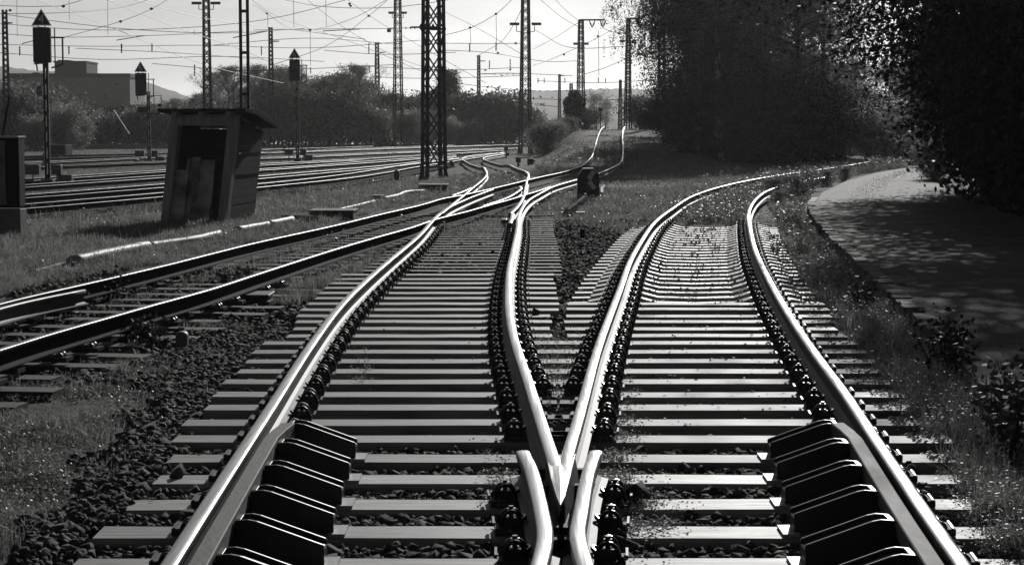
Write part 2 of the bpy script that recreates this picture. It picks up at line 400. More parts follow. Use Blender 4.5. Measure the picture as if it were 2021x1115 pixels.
# ------------------------------------------------------------------ guard rails with their row of sloping brackets
def rail_x(p, Y): return float(np.interp(Y, p[:, 1], p[:, 0]))
def ysl(py): return onsurf(W0 / 2, py, lambda X, Y: 0 * X)[1]
YB = [925 + 250, 1101.7, 1039, 985, 936.4, 896, 859, 826, 797, 771.8, 746.2, 726, 706.7, 689.2, 673, 658.8, 645.3, 632.4, 621.1, 608.2, 596.9, 585.6, 575.4, 565.9, 557, 548.4, 540.4]
YS = [ysl(y) - .13 for y in YB]
YS = list(.7 * np.array(YS) + .3 * np.polyval(np.polyfit(range(len(YS)), YS, 2), range(len(YS))))
def guard(p, sgn, label):
    g = thing('guard_rail', label, 'guard rail', (0, 0, 0), group='guard rails beside the outer rails')
    y_end = onsurf(559 if sgn > 0 else 1655, 832, lambda X, Y: .21 + 0 * X)[1]
    ys = np.linspace(4.0, y_end, 26)
    x = np.array([rail_x(p, y) for y in ys]) + sgn * .115
    x[-1] -= sgn * -.045; x[-2] += sgn * .018
    pts = np.stack([x, ys, 0 * x + .205], 1)
    prof = [(-.036, -.004), (-.031, 0), (.031, 0), (.036, -.004), (.036, -.075), (.014, -.095), (.014, -.165), (-.014, -.165), (-.014, -.095), (-.036, -.075)]
    sweep(pts, prof, [1] * len(prof), 'rail', [M['steel'], M['steel']], g, smooth=False)
    for i, Y in enumerate(YS[0:6]):
        x0 = rail_x(p, Y) + sgn * .160; T = .135
        b = MB()
        def pr(dx0, dz): # side outline of one bracket plate, from the rail to the track centre
            return [(0, .012), (0, .196 - dz), (.055, .200 - dz), (.09, .193 - dz), (.352, .098 - dz), (.358, .092 - dz), (.358, .016), (.354, .012)]
        for yy in (-T / 2, T / 2 - .016):
            b.prism([(x0 + sgn * u, Y + yy, w) for u, w in pr(0, 0)], (0, .016, 0), 0)
        b.prism([(x0 + sgn * u, Y - T / 2 + .016, w) for u, w in pr(0, .018)], (0, T - .032, 0), 0)
        b.box((x0 + sgn * .012, Y, .105), (.024, T - .034, .186))
        b.box((x0 - sgn * .026, Y, .11), (.05, T * .8, .12))
        bo = b.build('bracket', M['blackpaint'], g, bevel=.003)
        q = MB(); q.box((x0 + sgn * .372, Y - .005, .0085), (.075, .19, .013)); q.build('foot_plate', M['pale'], bo)
    return g
guard(pR1, 1, 'left guard rail with a row of black sloping brackets')
guard(pR4, -1, 'right guard rail with a row of black sloping brackets')

# ------------------------------------------------------------------ sleepers and fastenings
bp = MB(); bp.box((0, 0, .019), (.37, .15, .030)); bp.box((.080, 0, .044), (.022, .13, .024)); bp.box((-.080, 0, .044), (.022, .13, .024)); bp.box((0, 0, .037), (.128, .14, .008))
BP = bp.build('baseplate', M['plate'], bevel=.003)
def clip_mesh():
    b = MB()
    for dy, r, hgt, w in ((-.050, .0115, .078, .055), (.042, .0105, .088, .050)):
        pts = [(w * math.cos(a) * -1, dy + .014 * math.sin(a), .018 + hgt * math.sin(a)) for a in np.linspace(-.15, math.pi + .15, 11)]
        b.tube(pts, r, 6)
    b.tube([(-.055, -.050, .055), (-.07, -.02, .062), (-.07, .02, .062), (-.05, .042, .055)], .011, 6)
    b.box((0, 0, .04), (.088, .075, .05))
    b.tube([(0, 0, .06), (0, 0, .122)], .013, 8); b.tube([(0, 0, .088), (0, 0, .108)], .022, 6)
    for s in (-1, 1): b.tube([(s * .062, -.05, .012), (s * .066, -.062, .03)], .012, 6)
    b.box((.088, 0, .038), (.012, .15, .020))
    return b.build('clip', [M['clip']])
CP = clip_mesh()
bpy.data.objects.remove(BP); bpy.data.objects.remove(CP)
ME_BP, ME_CP = bpy.data.meshes['baseplate'], bpy.data.meshes['clip']
def inst(me, name, parent, loc, rz=0.0, sc_=None):
    o = bpy.data.objects.new(name, me); COL.objects.link(o); o.parent = parent; o.location = loc; o.rotation_euler = (0, 0, rz)
    if sc_: o.scale = sc_
    return o
def fasten(sl, p, Y, sides=(-1, 1), z=0.0, low=0, off=.128):
    x = rail_x(p, Y); dx = (rail_x(p, Y + .3) - rail_x(p, Y - .3)) / .6; a = -math.atan(dx)
    o = sl.location; bpo = inst(ME_BP, 'baseplate', sl, (x - o[0], Y - o[1], z - o[2]), a)
    for s in sides:
        lo = s == low
        inst(ME_CP, 'clip', bpo, (s * (.106 if lo else off), random.uniform(-.006, .006), .020), 0 if s > 0 else math.pi, (.75, 1, .42) if lo else (.88, .95, random.uniform(.8, .9)))
    return bpo
SL_RECT = []
def timber(x0, x1, Y, wid, hgt, m, label, group, rz=0.0, zt=0.0, name='sleeper', chips=True):
    c = ((x0 + x1) / 2, Y); L = (x1 - x0) / 2
    b = MB(); r = random.Random(int(Y * 1000) + int(x0 * 77)); n = 9; e = .006
    # slightly warped timber with eased arrises
    for i in range(n):
        u = -L + 2 * L * i / (n - 1); j = [r.uniform(-1, 1) * .0035 for _ in range(4)]
        cut = r.uniform(-.012, .012) if i in (0, n - 1) else 0
        for (y, z) in ((-wid / 2, -hgt), (-wid / 2 + j[0], -.016), (-wid / 2 + .012 + j[0], j[1] * .5), (wid / 2 - .012 + j[2], j[1] * .5 + j[3] * .4), (wid / 2 + j[2], -.016), (wid / 2, -hgt)):
            b.v.append((u + cut, y, z))
    for i in range(n - 1):
        for k in range(6): b.f.append((i * 6 + k, i * 6 + (k + 1) % 6, i * 6 + 6 + (k + 1) % 6, i * 6 + 6 + k)); b.m.append(0)
    b.f += [tuple(range(6)), tuple((n - 1) * 6 + k for k in range(6))[::-1]]; b.m += [0, 0]
    o = b.build(name, m); o.location = (c[0], c[1], zt + r.uniform(-.004, .003)); o.rotation_euler = (0, 0, rz + r.uniform(-.004, .004))
    tag(o, label, 'sleeper', group); SL_RECT.append((c[0], c[1], L, wid / 2, rz))
    return o
def xw(px, Y, z=0.0):                    # world X of a pixel column at depth Y, height z
    return (px - W0 / 2) / F * (Y * CT - (z - CH) * ST)
LEFT = np.array([(1175, 90), (1101, 158), (1054, 186), (1000, 250), (950, 306), (905, 333), (866, 347), (832, 367), (803, 405), (778, 424), (753, 443), (731, 472), (711, 490), (693, 501), (676, 524), (661, 569.5), (648, 581.6), (635, 585.7), (624, 585.7), (612, 590), (601, 604.5), (589, 620.7), (577, 631), (567, 642), (558, 654), (549, 663.7), (540, 674), (446, 780)])
RIGHT = np.array([(1175, 2080), (1101, 2040), (1052, 2002), (997, 1953), (946, 1904), (904, 1879), (866, 1872), (831, 1835), (801, 1796), (775, 1782), (751, 1760), (729, 1732), (709, 1721), (692, 1707), (675, 1685), (646, 1646), (621, 1642), (596, 1622), (568, 1607), (541, 1600), (500, 1572), (440, 1545)])
def px_end(tab, Y, z=0.0):
    py = proj((0, Y, z))[1]; o = np.argsort(tab[:, 0])
    return xw(np.interp(py, tab[o, 0], tab[o, 1]), Y, z)
GL, GR, GX = 'timber sleepers of the left turnout track', 'timber sleepers of the right turnout track', 'long bearers under both tracks at the crossing'
mark_me = None
def end_mark(o, x, Y):
    b = MB(); b.box((0, 0, 0), (.12, .075, .003)); b.box((.13, 0, 0), (.09, .03, .003))
    k = b.build('stamped_plate', M['mark'], o); k.location = (x - o.location[0], random.uniform(-.02, .02), .0035 - o.location[2] + .001)
for i, Y in enumerate(YS):
    xl, xr = px_end(LEFT, Y), px_end(RIGHT, Y)
    if i <= 14:
        w = timber(xl, xr, Y, .26, .17, M['timber_r'] if i > 4 else M['timber'], f'long timber bearer under the V crossing, {ordw(max(1, i))} upward from the photo bottom' if i else 'nearest long timber bearer, cut by the bottom edge of the photo', GX)
        end_mark(w, xl + .45, Y)
        near = i < 6
        fasten(w, pR1, Y, (-1,) if near else (-1, 1), low=-1); fasten(w, pR4, Y, (1,) if near else (-1, 1), low=1)
        if i >= 6:
            fasten(w, pR2, Y, (-1, 1) if i > 8 else (-1,)); fasten(w, pR3, Y, (-1, 1) if i > 8 else (1,))
        elif i >= 1:
            xx = rail_x(pR2, max(Y, pR2[0, 1])) if i > 4 else None
            pw = {-1: world_path(WL, ext=4), 1: world_path(WRT, ext=4)}
            for s in (-1, 1):
                q = pw[s][::-1] if pw[s][0, 1] > pw[s][-1, 1] else pw[s]
                if Y < q[-1, 1] + .1: fasten(w, q, min(Y, q[-1, 1]), (s,), off=.112)
    else:
        w = timber(xl, xw(np.interp(proj((0, Y, 0))[1], [540, 556, 570, 590, 604, 612, 622, 646, 661], [1092, 1094, 1100, 1100, 1107, 1100, 1088, 1087, 1090]), Y), Y, .26, .17, M['timber'],
                   f'timber sleeper of the left track, {ordw(i - 14)} beyond the long crossing bearers', GL)
        end_mark(w, xl + .4, Y); fasten(w, pR1, Y, low=-1); fasten(w, pR2, Y)
        if i <= 20:
            w = timber(xw(np.interp(proj((0, Y, 0))[1], [596, 620, 645, 660], [1122, 1118, 1114, 1119]), Y), xr, Y, .26, .17, M['timber_r'], f'timber sleeper of the right track, {ordw(i - 14)} beyond the long crossing bearers', GR)
            fasten(w, pR3, Y); fasten(w, pR4, Y, low=1)
Y = YS[-1]; k = 0
while Y < 37:
    Y += .61; k += 1
    xa, xb = rail_x(pR1, Y) - .5, rail_x(pR2, Y) + .62
    w = timber(xa, xb, Y, .25, .17, M['oldtimber'], f'dark sunken sleeper of the left track, {ordw(k)} beyond the pale timber ones', 'dark half buried sleepers of the left track', zt=-.045)
    if Y < 34: fasten(w, pR1, Y, z=.0, low=-1); fasten(w, pR2, Y, z=.0)
# dipped concrete sleepers of the right track
def concrete(xa, xb, x3, x4, Y, label, rz):
    c = ((xa + xb) / 2, Y); b = MB(); cx = c[0]
    st = [(xa, -.050), (xa + .30, -.045), (x3 - .36, -.030), (x3 - .20, .0), (x3 + .20, .0), (x3 + .36, -.042), ((x3 + x4) / 2, -.052), (x4 - .36, -.042), (x4 - .20, .0), (x4 + .20, .0), (x4 + .36, -.030), (xb - .30, -.045), (xb, -.05)]
    for x, z in st:
        wd = .115 if z > -.04 else .10
        for yy, zz in ((-wd - .035, -.20), (-wd, z - .012), (-wd + .012, z), (wd - .012, z), (wd, z - .012), (wd + .035, -.20)): b.v.append((x - cx, yy, zz))
    for i in range(len(st) - 1):
        for q in range(6): b.f.append((i * 6 + q, i * 6 + (q + 1) % 6, i * 6 + 6 + (q + 1) % 6, i * 6 + 6 + q)); b.m.append(0)
    b.f += [tuple(range(6)), tuple((len(st) - 1) * 6 + q for q in range(6))[::-1]]; b.m += [0, 0]
    o = b.build('sleeper', M['concrete']); o.location = (c[0], Y, 0); tag(o, label, 'sleeper', 'dipped concrete sleepers of the right track'); SL_RECT.append((c[0], Y, (xb - xa) / 2, .13, 0))
    return o
Y = YS[20]; k = 0
while Y < 33.2:
    Y += .60; k += 1
    x3, x4 = rail_x(pR3, Y), rail_x(pR4, Y)
    w = concrete(x3 - .56, x4 + .52, x3, x4, Y, f'pale dipped concrete sleeper of the right track, {ordw(k)} beyond the flat timber ones', 0)
    fasten(w, pR3, Y); fasten(w, pR4, Y, low=1)
# side track sleepers, square to their own rails
Y = 9.6; k = 0
while Y < 38:
    Y += .66; k += 1
    xa, xb = rail_x(pLA, Y), rail_x(pLB, Y); sl = (rail_x(pLB, Y + .5) - rail_x(pLB, Y - .5)); a = -math.atan(sl)
    # LB is nearer: centre on the pair
    ca = np.array([xb, Y]); nrm = np.array([-math.cos(a), -math.sin(a)]) ; cc = ca + nrm * .75
    w = timber(cc[0] - 1.33, cc[0] + 1.33 - (.25 if k % 3 == 0 else 0), cc[1], .25, .15, M['oldtimber'], f'weathered sleeper under the grassy side track, {ordw(k)} from the left edge', 'weathered sleepers of the grassy side track', rz=a, zt=-.045 - (.02 if Y > 22 else 0))
    if Y < 22:
        inst(ME_BP, 'baseplate', w, (.75, 0, .03), 0); q = inst(ME_BP, 'baseplate', w, (-.757, 0, .03), 0)
        inst(ME_CP, 'clip', w, (.75 + .11, 0, .045), 0, (.6, .8, .5)); inst(ME_CP, 'clip', w, (-.757 + .11, 0, .045), 0, (.6, .8, .5))

# ------------------------------------------------------------------ yard rails
YD = {'g': [(55, 402), (327.6, 379.2), (507, 362.8), (624.7, 350.8), (740.5, 334.8), (820.6, 321.5), (912, 312.2), (993, 301)],
      'h': [(55, 410.7), (327.6, 387.3), (571, 363.3), (696, 350.5), (820.6, 329.5), (895, 317.8), (1000, 303)],
      'e': [(55, 383.5), (327.6, 362.3), (510.7, 347.3), (704.9, 331.2), (754.7, 326.8), (830, 318), (900, 310)],
      'f': [(55, 390), (327.6, 369.2), (510.7, 352.6), (742, 332), (830, 322), (905, 312)],
      'c': [(55, 363.9), (327.6, 345.2), (510.7, 333.4), (624.7, 325.9), (749, 316), (820.6, 311.7), (900, 306)],
      'd': [(55, 369), (327.6, 349.8), (510.7, 336.6), (624.7, 328.6), (749, 319.7), (811.7, 314.9), (900, 308.5)],
      'a': [(55, 352), (327.6, 335.2), (512.5, 323.2), (705, 314.3), (803, 308), (882.5, 303.5), (993, 297)],
      'b': [(55, 356.7), (327.6, 338.6), (512.5, 326.5), (705, 316.5), (803, 310), (882.5, 305), (993, 298.5)],
      'i': [(60, 330), (285, 321.4), (512.5, 313.4), (600, 310.4), (660, 307.7), (772, 302.4), (882, 298.8), (961, 295.6), (1025, 292.5)],
      'k': [(60, 323.3), (106, 321), (285, 312.2), (513, 302.7), (660, 297.8), (772, 293.5), (880, 290), (1025, 285.5)],
      'm': [(103, 306.8), (330, 301.4), (513, 295.6), (660, 291), (772.5, 287.6), (882.5, 284.5), (1025, 281)],
      'n': [(103, 311.6), (330, 305.6), (513, 299.2), (660, 294.4), (772.5, 290.5), (882.5, 287), (1025, 283)]}
ordr = 'h g f e d c b a i k n m'.split()
YPATH = {}
for j, key in enumerate(ordr):
    lab = f'shiny rail across the yard behind the hut, {ordw(j + 1)} counting back from the meadow edge'
    o, p = rail(YD[key], lab, step=1.2, it=14, group='rails crossing the yard', ext=3, mats=SIDE)
    YPATH[key] = p
    if key in ('i', 'k'):               # its mate one gauge further off
        t = np.gradient(p, axis=0); t /= np.linalg.norm(t, axis=1)[:, None]
        q = p + np.stack([-t[:, 1], t[:, 0], 0 * t[:, 0]], 1) * 1.507; q[:, 2] = rail_z(q[:, 0], q[:, 1])
        tag(sweep(q, mats=SIDE), f'dim far yard rail one gauge behind the {ordw(j + 1)} shiny one', 'rail', 'rails crossing the yard')
        YPATH[key + '2'] = q
# buried sleepers of the yard: one strip of worn timber ends between each pair, seen edge on
k = 0
for a, b_ in (('h', 'g'), ('f', 'e')):
    p = YPATH[a]
    d = np.concatenate([[0], np.cumsum(np.linalg.norm(np.diff(p[:, :2], axis=0), axis=1))])
    for s in np.arange(3, min(d[-1], 60), .7):
        x, y = np.interp(s, d, p[:, 0]), np.interp(s, d, p[:, 1]); x2, y2 = np.interp(s + .5, d, p[:, 0]), np.interp(s + .5, d, p[:, 1])
        an = math.atan2(y2 - y, x2 - x); nx_, ny_ = -math.sin(an), math.cos(an); k += 1
        timber(x + nx_ * .75 - 1.25, x + nx_ * .75 + 1.25, y + ny_ * .75, .24, .14, M['oldtimber'], 'dark worn sleeper lying under the yard rails behind the hut', 'worn sleepers in the yard', rz=an - math.pi / 2, zt=float(rail_z(np.array([x]), np.array([y]))[0]) - .20)
# ------------------------------------------------------------------ ground
def inpoly(x, y, poly):
    x = np.asarray(x); y = np.asarray(y); r = np.zeros(x.shape, bool); n = len(poly); j = n - 1
    for i in range(n):
        xi, yi = poly[i]; xj, yj = poly[j]
        if yi != yj:
            c = ((yi > y) != (yj > y)) & (x < (xj - xi) * (y - yi) / (yj - yi) + xi); r ^= c
        j = i
    return r
Z = {'meadow': [(-60, 500), (0, 452), (60, 425), (330, 398), (520, 372), (830, 348), (930, 345), (905, 384), (760, 415), (620, 452), (440, 492), (200, 548), (-60, 600)],
     'shoulder': [(330, 700), (520, 620), (470, 720), (380, 830), (300, 930), (200, 1040), (60, 1115), (180, 980), (280, 880)],
     'bend': [(1395, 380), (1470, 360), (1560, 345), (1720, 324), (1730, 330), (1560, 356), (1500, 380), (1430, 392)],
     't3': [(-60, 650), (150, 583), (420, 505), (750, 428), (850, 433), (660, 490), (400, 568), (200, 623), (-60, 700)],
     'mid': [(420, 598), (560, 552), (700, 505), (845, 450), (800, 490), (700, 560), (590, 610)],
     'moss': [(-60, 770), (120, 735), (330, 700), (345, 790), (290, 900), (160, 1000), (40, 1090), (-60, 1150)],
     'moss2': [(200, 690), (430, 630), (520, 640), (430, 720), (300, 760)],
     'back': [(860, 478), (880, 440), (1005, 425), (1000, 470)],
     'junc': [(930, 345), (1035, 350), (1030, 380), (960, 405), (880, 425), (905, 385)],
     'centre': [(1050, 440), (1060, 385), (1140, 362), (1230, 385), (1420, 376), (1480, 395), (1465, 445), (1330, 445), (1240, 470), (1100, 440)],
     'weedpatch': [(1330, 415), (1420, 378), (1500, 362), (1490, 400), (1470, 440), (1310, 445)],
     'pale': [(1480, 400), (1530, 420), (1600, 560), (1660, 650), (1780, 780), (1900, 905), (1860, 960), (1720, 820), (1560, 600), (1480, 450)],
     't2crib': [(1270, 450), (1470, 440), (1540, 590), (1700, 860), (1240, 870), (1220, 600)],
     'verge': [(1500, 375), (1600, 372), (1605, 430), (1700, 522), (1850, 665), (1960, 790), (2060, 900), (2060, 1150), (1960, 1115), (1850, 920), (1750, 770), (1640, 620), (1560, 480), (1520, 420)],
     'farverge': [(1500, 352), (1650, 332), (1790, 322), (1790, 332), (1700, 345), (1600, 372), (1510, 375)],
     'hump': [(1040, 300), (1110, 270), (1190, 252), (1335, 252), (1345, 300), (1500, 345), (1420, 368), (1240, 395), (1150, 350), (1060, 340)],
     'yard': [(0, 300), (1020, 284), (1020, 300), (820, 340), (500, 372), (0, 420)]}
ys = np.unique(np.concatenate([np.arange(-6, 5, 1.0), np.arange(5, 17, .09), np.arange(17, 36, .14), np.exp(np.linspace(math.log(36), math.log(300), 260)), [340, 400, 500, 700, 1000, 1500, 2200]]))
xs = np.concatenate([[-2200, -1200, -600, -300, -180, -120, -90], np.arange(-70, -14, 1.0), np.arange(-14, -6, .25), np.arange(-6, 7, .1), np.arange(7, 16, .22), np.arange(16, 60, 1.0), [70, 90, 120, 180, 300, 600, 1200, 2200]])
XX, YY = np.meshgrid(xs, ys); nyy, nxx = XX.shape
HH = ground_h(XX, YY)
rg = np.random.default_rng(11)
near = (YY < 45) & (np.abs(XX) < 14)
HH = HH + near * rg.normal(0, .008, HH.shape)
HH = np.where(YY > 230, HH - (YY - 230) * .012, HH)
V = np.stack([XX.ravel(), YY.ravel(), HH.ravel()], 1)
idx = np.arange(nyy * nxx).reshape(nyy, nxx)
Fq = np.stack([idx[:-1, :-1].ravel(), idx[:-1, 1:].ravel(), idx[1:, 1:].ravel(), idx[1:, :-1].ravel()], 1)
jx = nz(XX, YY, 5.0, 21) * .18 + rg.normal(0, .06, XX.shape); jy = nz(XX, YY, 4.3, 22) * .5 + rg.normal(0, .15, XX.shape)
PXg, PYg = proj(np.stack([XX + jx * (1 + YY / 30), YY + jy * (1 + YY / 30), HH], -1))
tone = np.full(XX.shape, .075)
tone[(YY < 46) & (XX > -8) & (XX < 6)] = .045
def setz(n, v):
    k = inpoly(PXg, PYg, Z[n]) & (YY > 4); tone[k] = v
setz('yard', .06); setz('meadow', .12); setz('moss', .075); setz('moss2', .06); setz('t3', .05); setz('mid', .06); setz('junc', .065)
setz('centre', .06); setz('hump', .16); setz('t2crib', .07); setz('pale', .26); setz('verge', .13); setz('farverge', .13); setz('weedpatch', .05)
gm = bpy.data.materials.new('ground_soil'); gm.use_nodes = True; nt = gm.node_tree; N = nt.nodes; L = nt.links
p = N['Principled BSDF']; p.inputs['Roughness'].default_value = .9; p.inputs['Specular IOR Level'].default_value = .25
atn = N.new('ShaderNodeAttribute'); atn.attribute_name = 'soil'
geo = N.new('ShaderNodeNewGeometry')
def nn(scale, det=6):
    n_ = N.new('ShaderNodeTexNoise'); n_.inputs['Scale'].default_value = scale; n_.inputs['Detail'].default_value = det; n_.inputs['Roughness'].default_value = .65
    L.new(geo.outputs['Position'], n_.inputs['Vector']); return n_
def mrange(src, a, b, lo, hi):
    r_ = N.new('ShaderNodeMapRange'); r_.inputs['From Min'].default_value = a; r_.inputs['From Max'].default_value = b; r_.inputs['To Min'].default_value = lo; r_.inputs['To Max'].default_value = hi
    L.new(src, r_.inputs['Value']); return r_.outputs['Result']
def mul(a, b):
    m_ = N.new('ShaderNodeMath'); m_.operation = 'MULTIPLY'; L.new(a, m_.inputs[0]); L.new(b, m_.inputs[1]); return m_.outputs[0]
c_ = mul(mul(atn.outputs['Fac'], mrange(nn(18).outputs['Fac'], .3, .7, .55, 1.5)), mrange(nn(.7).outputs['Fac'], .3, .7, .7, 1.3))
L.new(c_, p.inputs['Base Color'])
bpn = N.new('ShaderNodeBump'); bpn.inputs['Distance'].default_value = .03; L.new(nn(22, 8).outputs['Fac'], bpn.inputs['Height']); L.new(bpn.outputs['Normal'], p.inputs['Normal'])
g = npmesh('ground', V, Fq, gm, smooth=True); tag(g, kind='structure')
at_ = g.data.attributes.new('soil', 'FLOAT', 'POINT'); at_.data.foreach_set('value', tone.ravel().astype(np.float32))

# road slab with its broken kerb edge
ry = np.concatenate([np.arange(3, 40, .35), np.arange(40, 101, 1.0)])
re_ = road_edge(ry); wid = np.interp(ry, [3, 20, 43, 68, 90], [5.5, 4.9, 3.3, 2.9, 3.0])
b = MB(); NX = 7
for i, y in enumerate(ry):
    for j in range(NX):
        u = j / (NX - 1); x = re_[i] + .16 + u * wid[i]; b.v.append((x, y, .065 + .03 * math.sin(u * 3.14)))
for i in range(len(ry) - 1):
    for j in range(NX - 1):
        q = i * NX + j; b.f.append((q, q + 1, q + NX + 1, q + NX)); b.m.append(0)
rd = b.build('road', M['road'], smooth=True); tag(rd, kind='structure')
b = MB(); r = random.Random(5)
for i in range(len(ry) - 1):
    y0, y1 = ry[i], ry[i + 1]
    if y0 > 44 or r.random() < .12: continue
    x0, x1 = re_[i], re_[i + 1]; zt = .085 + r.uniform(-.012, .008); o_ = r.uniform(-.025, .02); w_ = .17
    b.add([(x0 + o_, y0, -.25), (x0 + o_, y0 + .01, zt), (x0 + w_, y0 + .01, zt), (x0 + w_, y0, -.25), (x1 + o_, y1, -.25), (x1 + o_, y1 - .01, zt), (x1 + w_, y1 - .01, zt), (x1 + w_, y1, -.25)],
          [(0, 1, 2, 3), (4, 7, 6, 5), (0, 4, 5, 1), (1, 5, 6, 2), (2, 6, 7, 3)])
kb = b.build('road_kerb', M['kerb']); tag(kb, kind='structure')

# ------------------------------------------------------------------ occupancy of rails and sleepers, so that stones and blades keep off
RES = .04; OX, OY, OW, OH = -9.0, 4.0, 18.0, 44.0
occ = np.zeros((int(OH / RES), int(OW / RES)), np.uint8)
def mark(x, y, v):
    i = ((y - OY) / RES).astype(int); j = ((x - OX) / RES).astype(int)
    k = (i >= 0) & (j >= 0) & (i < occ.shape[0]) & (j < occ.shape[1]); occ[i[k], j[k]] |= v
for cx, cy, Lh, wh, rz in SL_RECT:
    u, v = np.meshgrid(np.arange(-Lh, Lh, RES * .7), np.arange(-wh, wh + .01, RES * .6)); ca, sa = math.cos(rz), math.sin(rz)
    mark(cx + u * ca - v * sa, cy + u * sa + v * ca, 1)
for pp in (pR1, pR2, pR3, pR4, pLA, pLB):
    dd = np.arange(pp[:, 1].min(), min(50, pp[:, 1].max()), .03); xx = np.interp(dd, *(lambda q: (q[:, 1], q[:, 0]))(pp[np.argsort(pp[:, 1])]))
    for of in np.arange(-.07, .071, .035): mark(xx + of, dd, 2)
def occupied(x, y):
    i = np.clip(((y - OY) / RES).astype(int), 0, occ.shape[0] - 1); j = np.clip(((x - OX) / RES).astype(int), 0, occ.shape[1] - 1)
    ins = (x > OX) & (x < OX + OW) & (y > OY) & (y < OY + OH)
    return np.where(ins, occ[i, j], 0)

# ------------------------------------------------------------------ ballast
import bmesh
def ico():
    bm = bmesh.new(); bmesh.ops.create_icosphere(bm, subdivisions=1, radius=1.0)
    v = np.array([q.co[:] for q in bm.verts]); f = np.array([[q.index for q in t.verts] for t in bm.faces]); bm.free(); return v, f
IV = np.array([(x, y, z) for z in (-1, 1) for y in (-1, 1) for x in (-1, 1)], float)
IF = np.array([(0, 2, 3), (0, 3, 1), (4, 5, 7), (4, 7, 6), (0, 1, 5), (0, 5, 4), (2, 6, 7), (2, 7, 3), (0, 4, 6), (0, 6, 2), (1, 3, 7), (1, 7, 5)])
def rotm(n, r):
    q = r.normal(size=(n, 4)); q /= np.linalg.norm(q, axis=1)[:, None]; w, x, y, z = q.T
    return np.stack([np.stack([1 - 2 * (y * y + z * z), 2 * (x * y - z * w), 2 * (x * z + y * w)], 1), np.stack([2 * (x * y + z * w), 1 - 2 * (x * x + z * z), 2 * (y * z - x * w)], 1), np.stack([2 * (x * z - y * w), 2 * (y * z + x * w), 1 - 2 * (x * x + y * y)], 1)], 1)
def stones(name, x, y, z, size, r, m):
    n = len(x); v = IV[None] + r.uniform(-.42, .30, (n, len(IV), 3)) * np.sign(IV)[None]
    v = v * r.uniform(.55, 1.15, (n, 1, 3)) * .82; v = np.einsum('nij,nkj->nki', rotm(n, r), v); v[:, :, 2] *= .85
    v = v * size[:, None, None] + np.stack([x, y, z], 1)[:, None, :]
    f = IF[None] + (np.arange(n) * len(IV))[:, None, None]
    return npmesh(name, v.reshape(-1, 3), f.reshape(-1, 3), m, nv=3)
r = np.random.default_rng(5)
def field(n, x0, x1, y0, y1): return r.uniform(x0, x1, n), r.uniform(y0, y1, n)
SX, SY, SS, SZ = [], [], [], []
def put(x, y, s, keep, zo=0.0):
    zo = np.broadcast_to(zo, x.shape)[keep]
    x, y, s = x[keep], y[keep], s[keep]; k = occupied(x, y) == 0; x, y, s, zo = x[k], y[k], s[k], zo[k]
    SX.append(x); SY.append(y); SS.append(s); SZ.append(ground_h(x, y) + s * .35 + r.uniform(-.01, .012, len(x)) + zo)
# near cribs and left shoulder
def pxy(x, y): return proj(np.stack([x, y, 0 * x - .08], -1))
x, y = field(110000, -4.2, 3.3, 6.6, 17); px, py = pxy(x, y)
left_lim = np.interp(py, [560, 640, 700, 800, 900, 1000, 1115], [560, 380, 300, 290, 200, 110, 20]) + nz(x, y, 6, 31) * 60
keep = (px > left_lim) & (px < np.interp(py, [540, 1115], [1560, 1900])) & ~((px > 1200) & (r.random(len(x)) < .45))
put(x, y, np.clip(r.normal(.0195, .0075, len(x)), .007, .045), keep, .055 * S((11.5 - y) / 2.0) * (x > -2.0) * (x < 2.4) + .03 * (x < -1.8))
# large stones on the left shoulder
x, y = field(330, -3.6, -1.2, 6.8, 13); px, py = pxy(x, y)
put(x, y, r.uniform(.035, .06, len(x)), (px > np.interp(py, [640, 700, 800, 900, 1000, 1115], [380, 320, 300, 190, 90, 0])) & (px < np.interp(py, [700, 1115], [520, 200])), .01)
x, y = field(46000, -4.0, 3.0, 16.5, 37); px, py = pxy(x, y)
keep = (px > np.interp(py, [430, 540, 600], [900, 640, 520]) + nz(x, y, 4, 32) * 30) & (px < 1310) & ~inpoly(px, py, Z['back'])
put(x, y, np.clip(r.normal(.032, .009, len(x)), .014, .06), keep)
# side track cribs
x, y = field(16000, -5.5, -1.2, 9, 24); px, py = pxy(x, y)
keep = ((inpoly(px, py, Z['t3']) | ((px > 20) & (px < 520) & (py > 545) & (py < 760))) & (r.random(len(x)) < .75))
put(x, y, np.clip(r.normal(.028, .008, len(x)), .012, .05), keep, .02)
x, y = np.concatenate(SX), np.concatenate(SY)
st = stones('ballast_stones', x, y, np.concatenate(SZ), np.concatenate(SS), r, M['stone']); tag(st, kind='stuff')
# fine pale gravel and dry litter round the right-hand track
x, y = field(26000, .9, 4.4, 7.5, 34); px, py = pxy(x, y)
keep = inpoly(px, py, Z['pale']) | (inpoly(px, py, Z['t2crib']) & (r.random(len(x)) < .35)); k2 = keep & (occupied(x, y) & 2 == 0)
x, y = x[k2], y[k2]
top = np.where(occupied(x, y) == 1, -.02, ground_h(x, y) + .008)
gv = stones('gravel', x, y, top, r.uniform(.006, .016, len(x)), r, mat('pale_gravel', .10, .28, rough=.7, scale=(30, 30, 30))); tag(gv, kind='stuff')

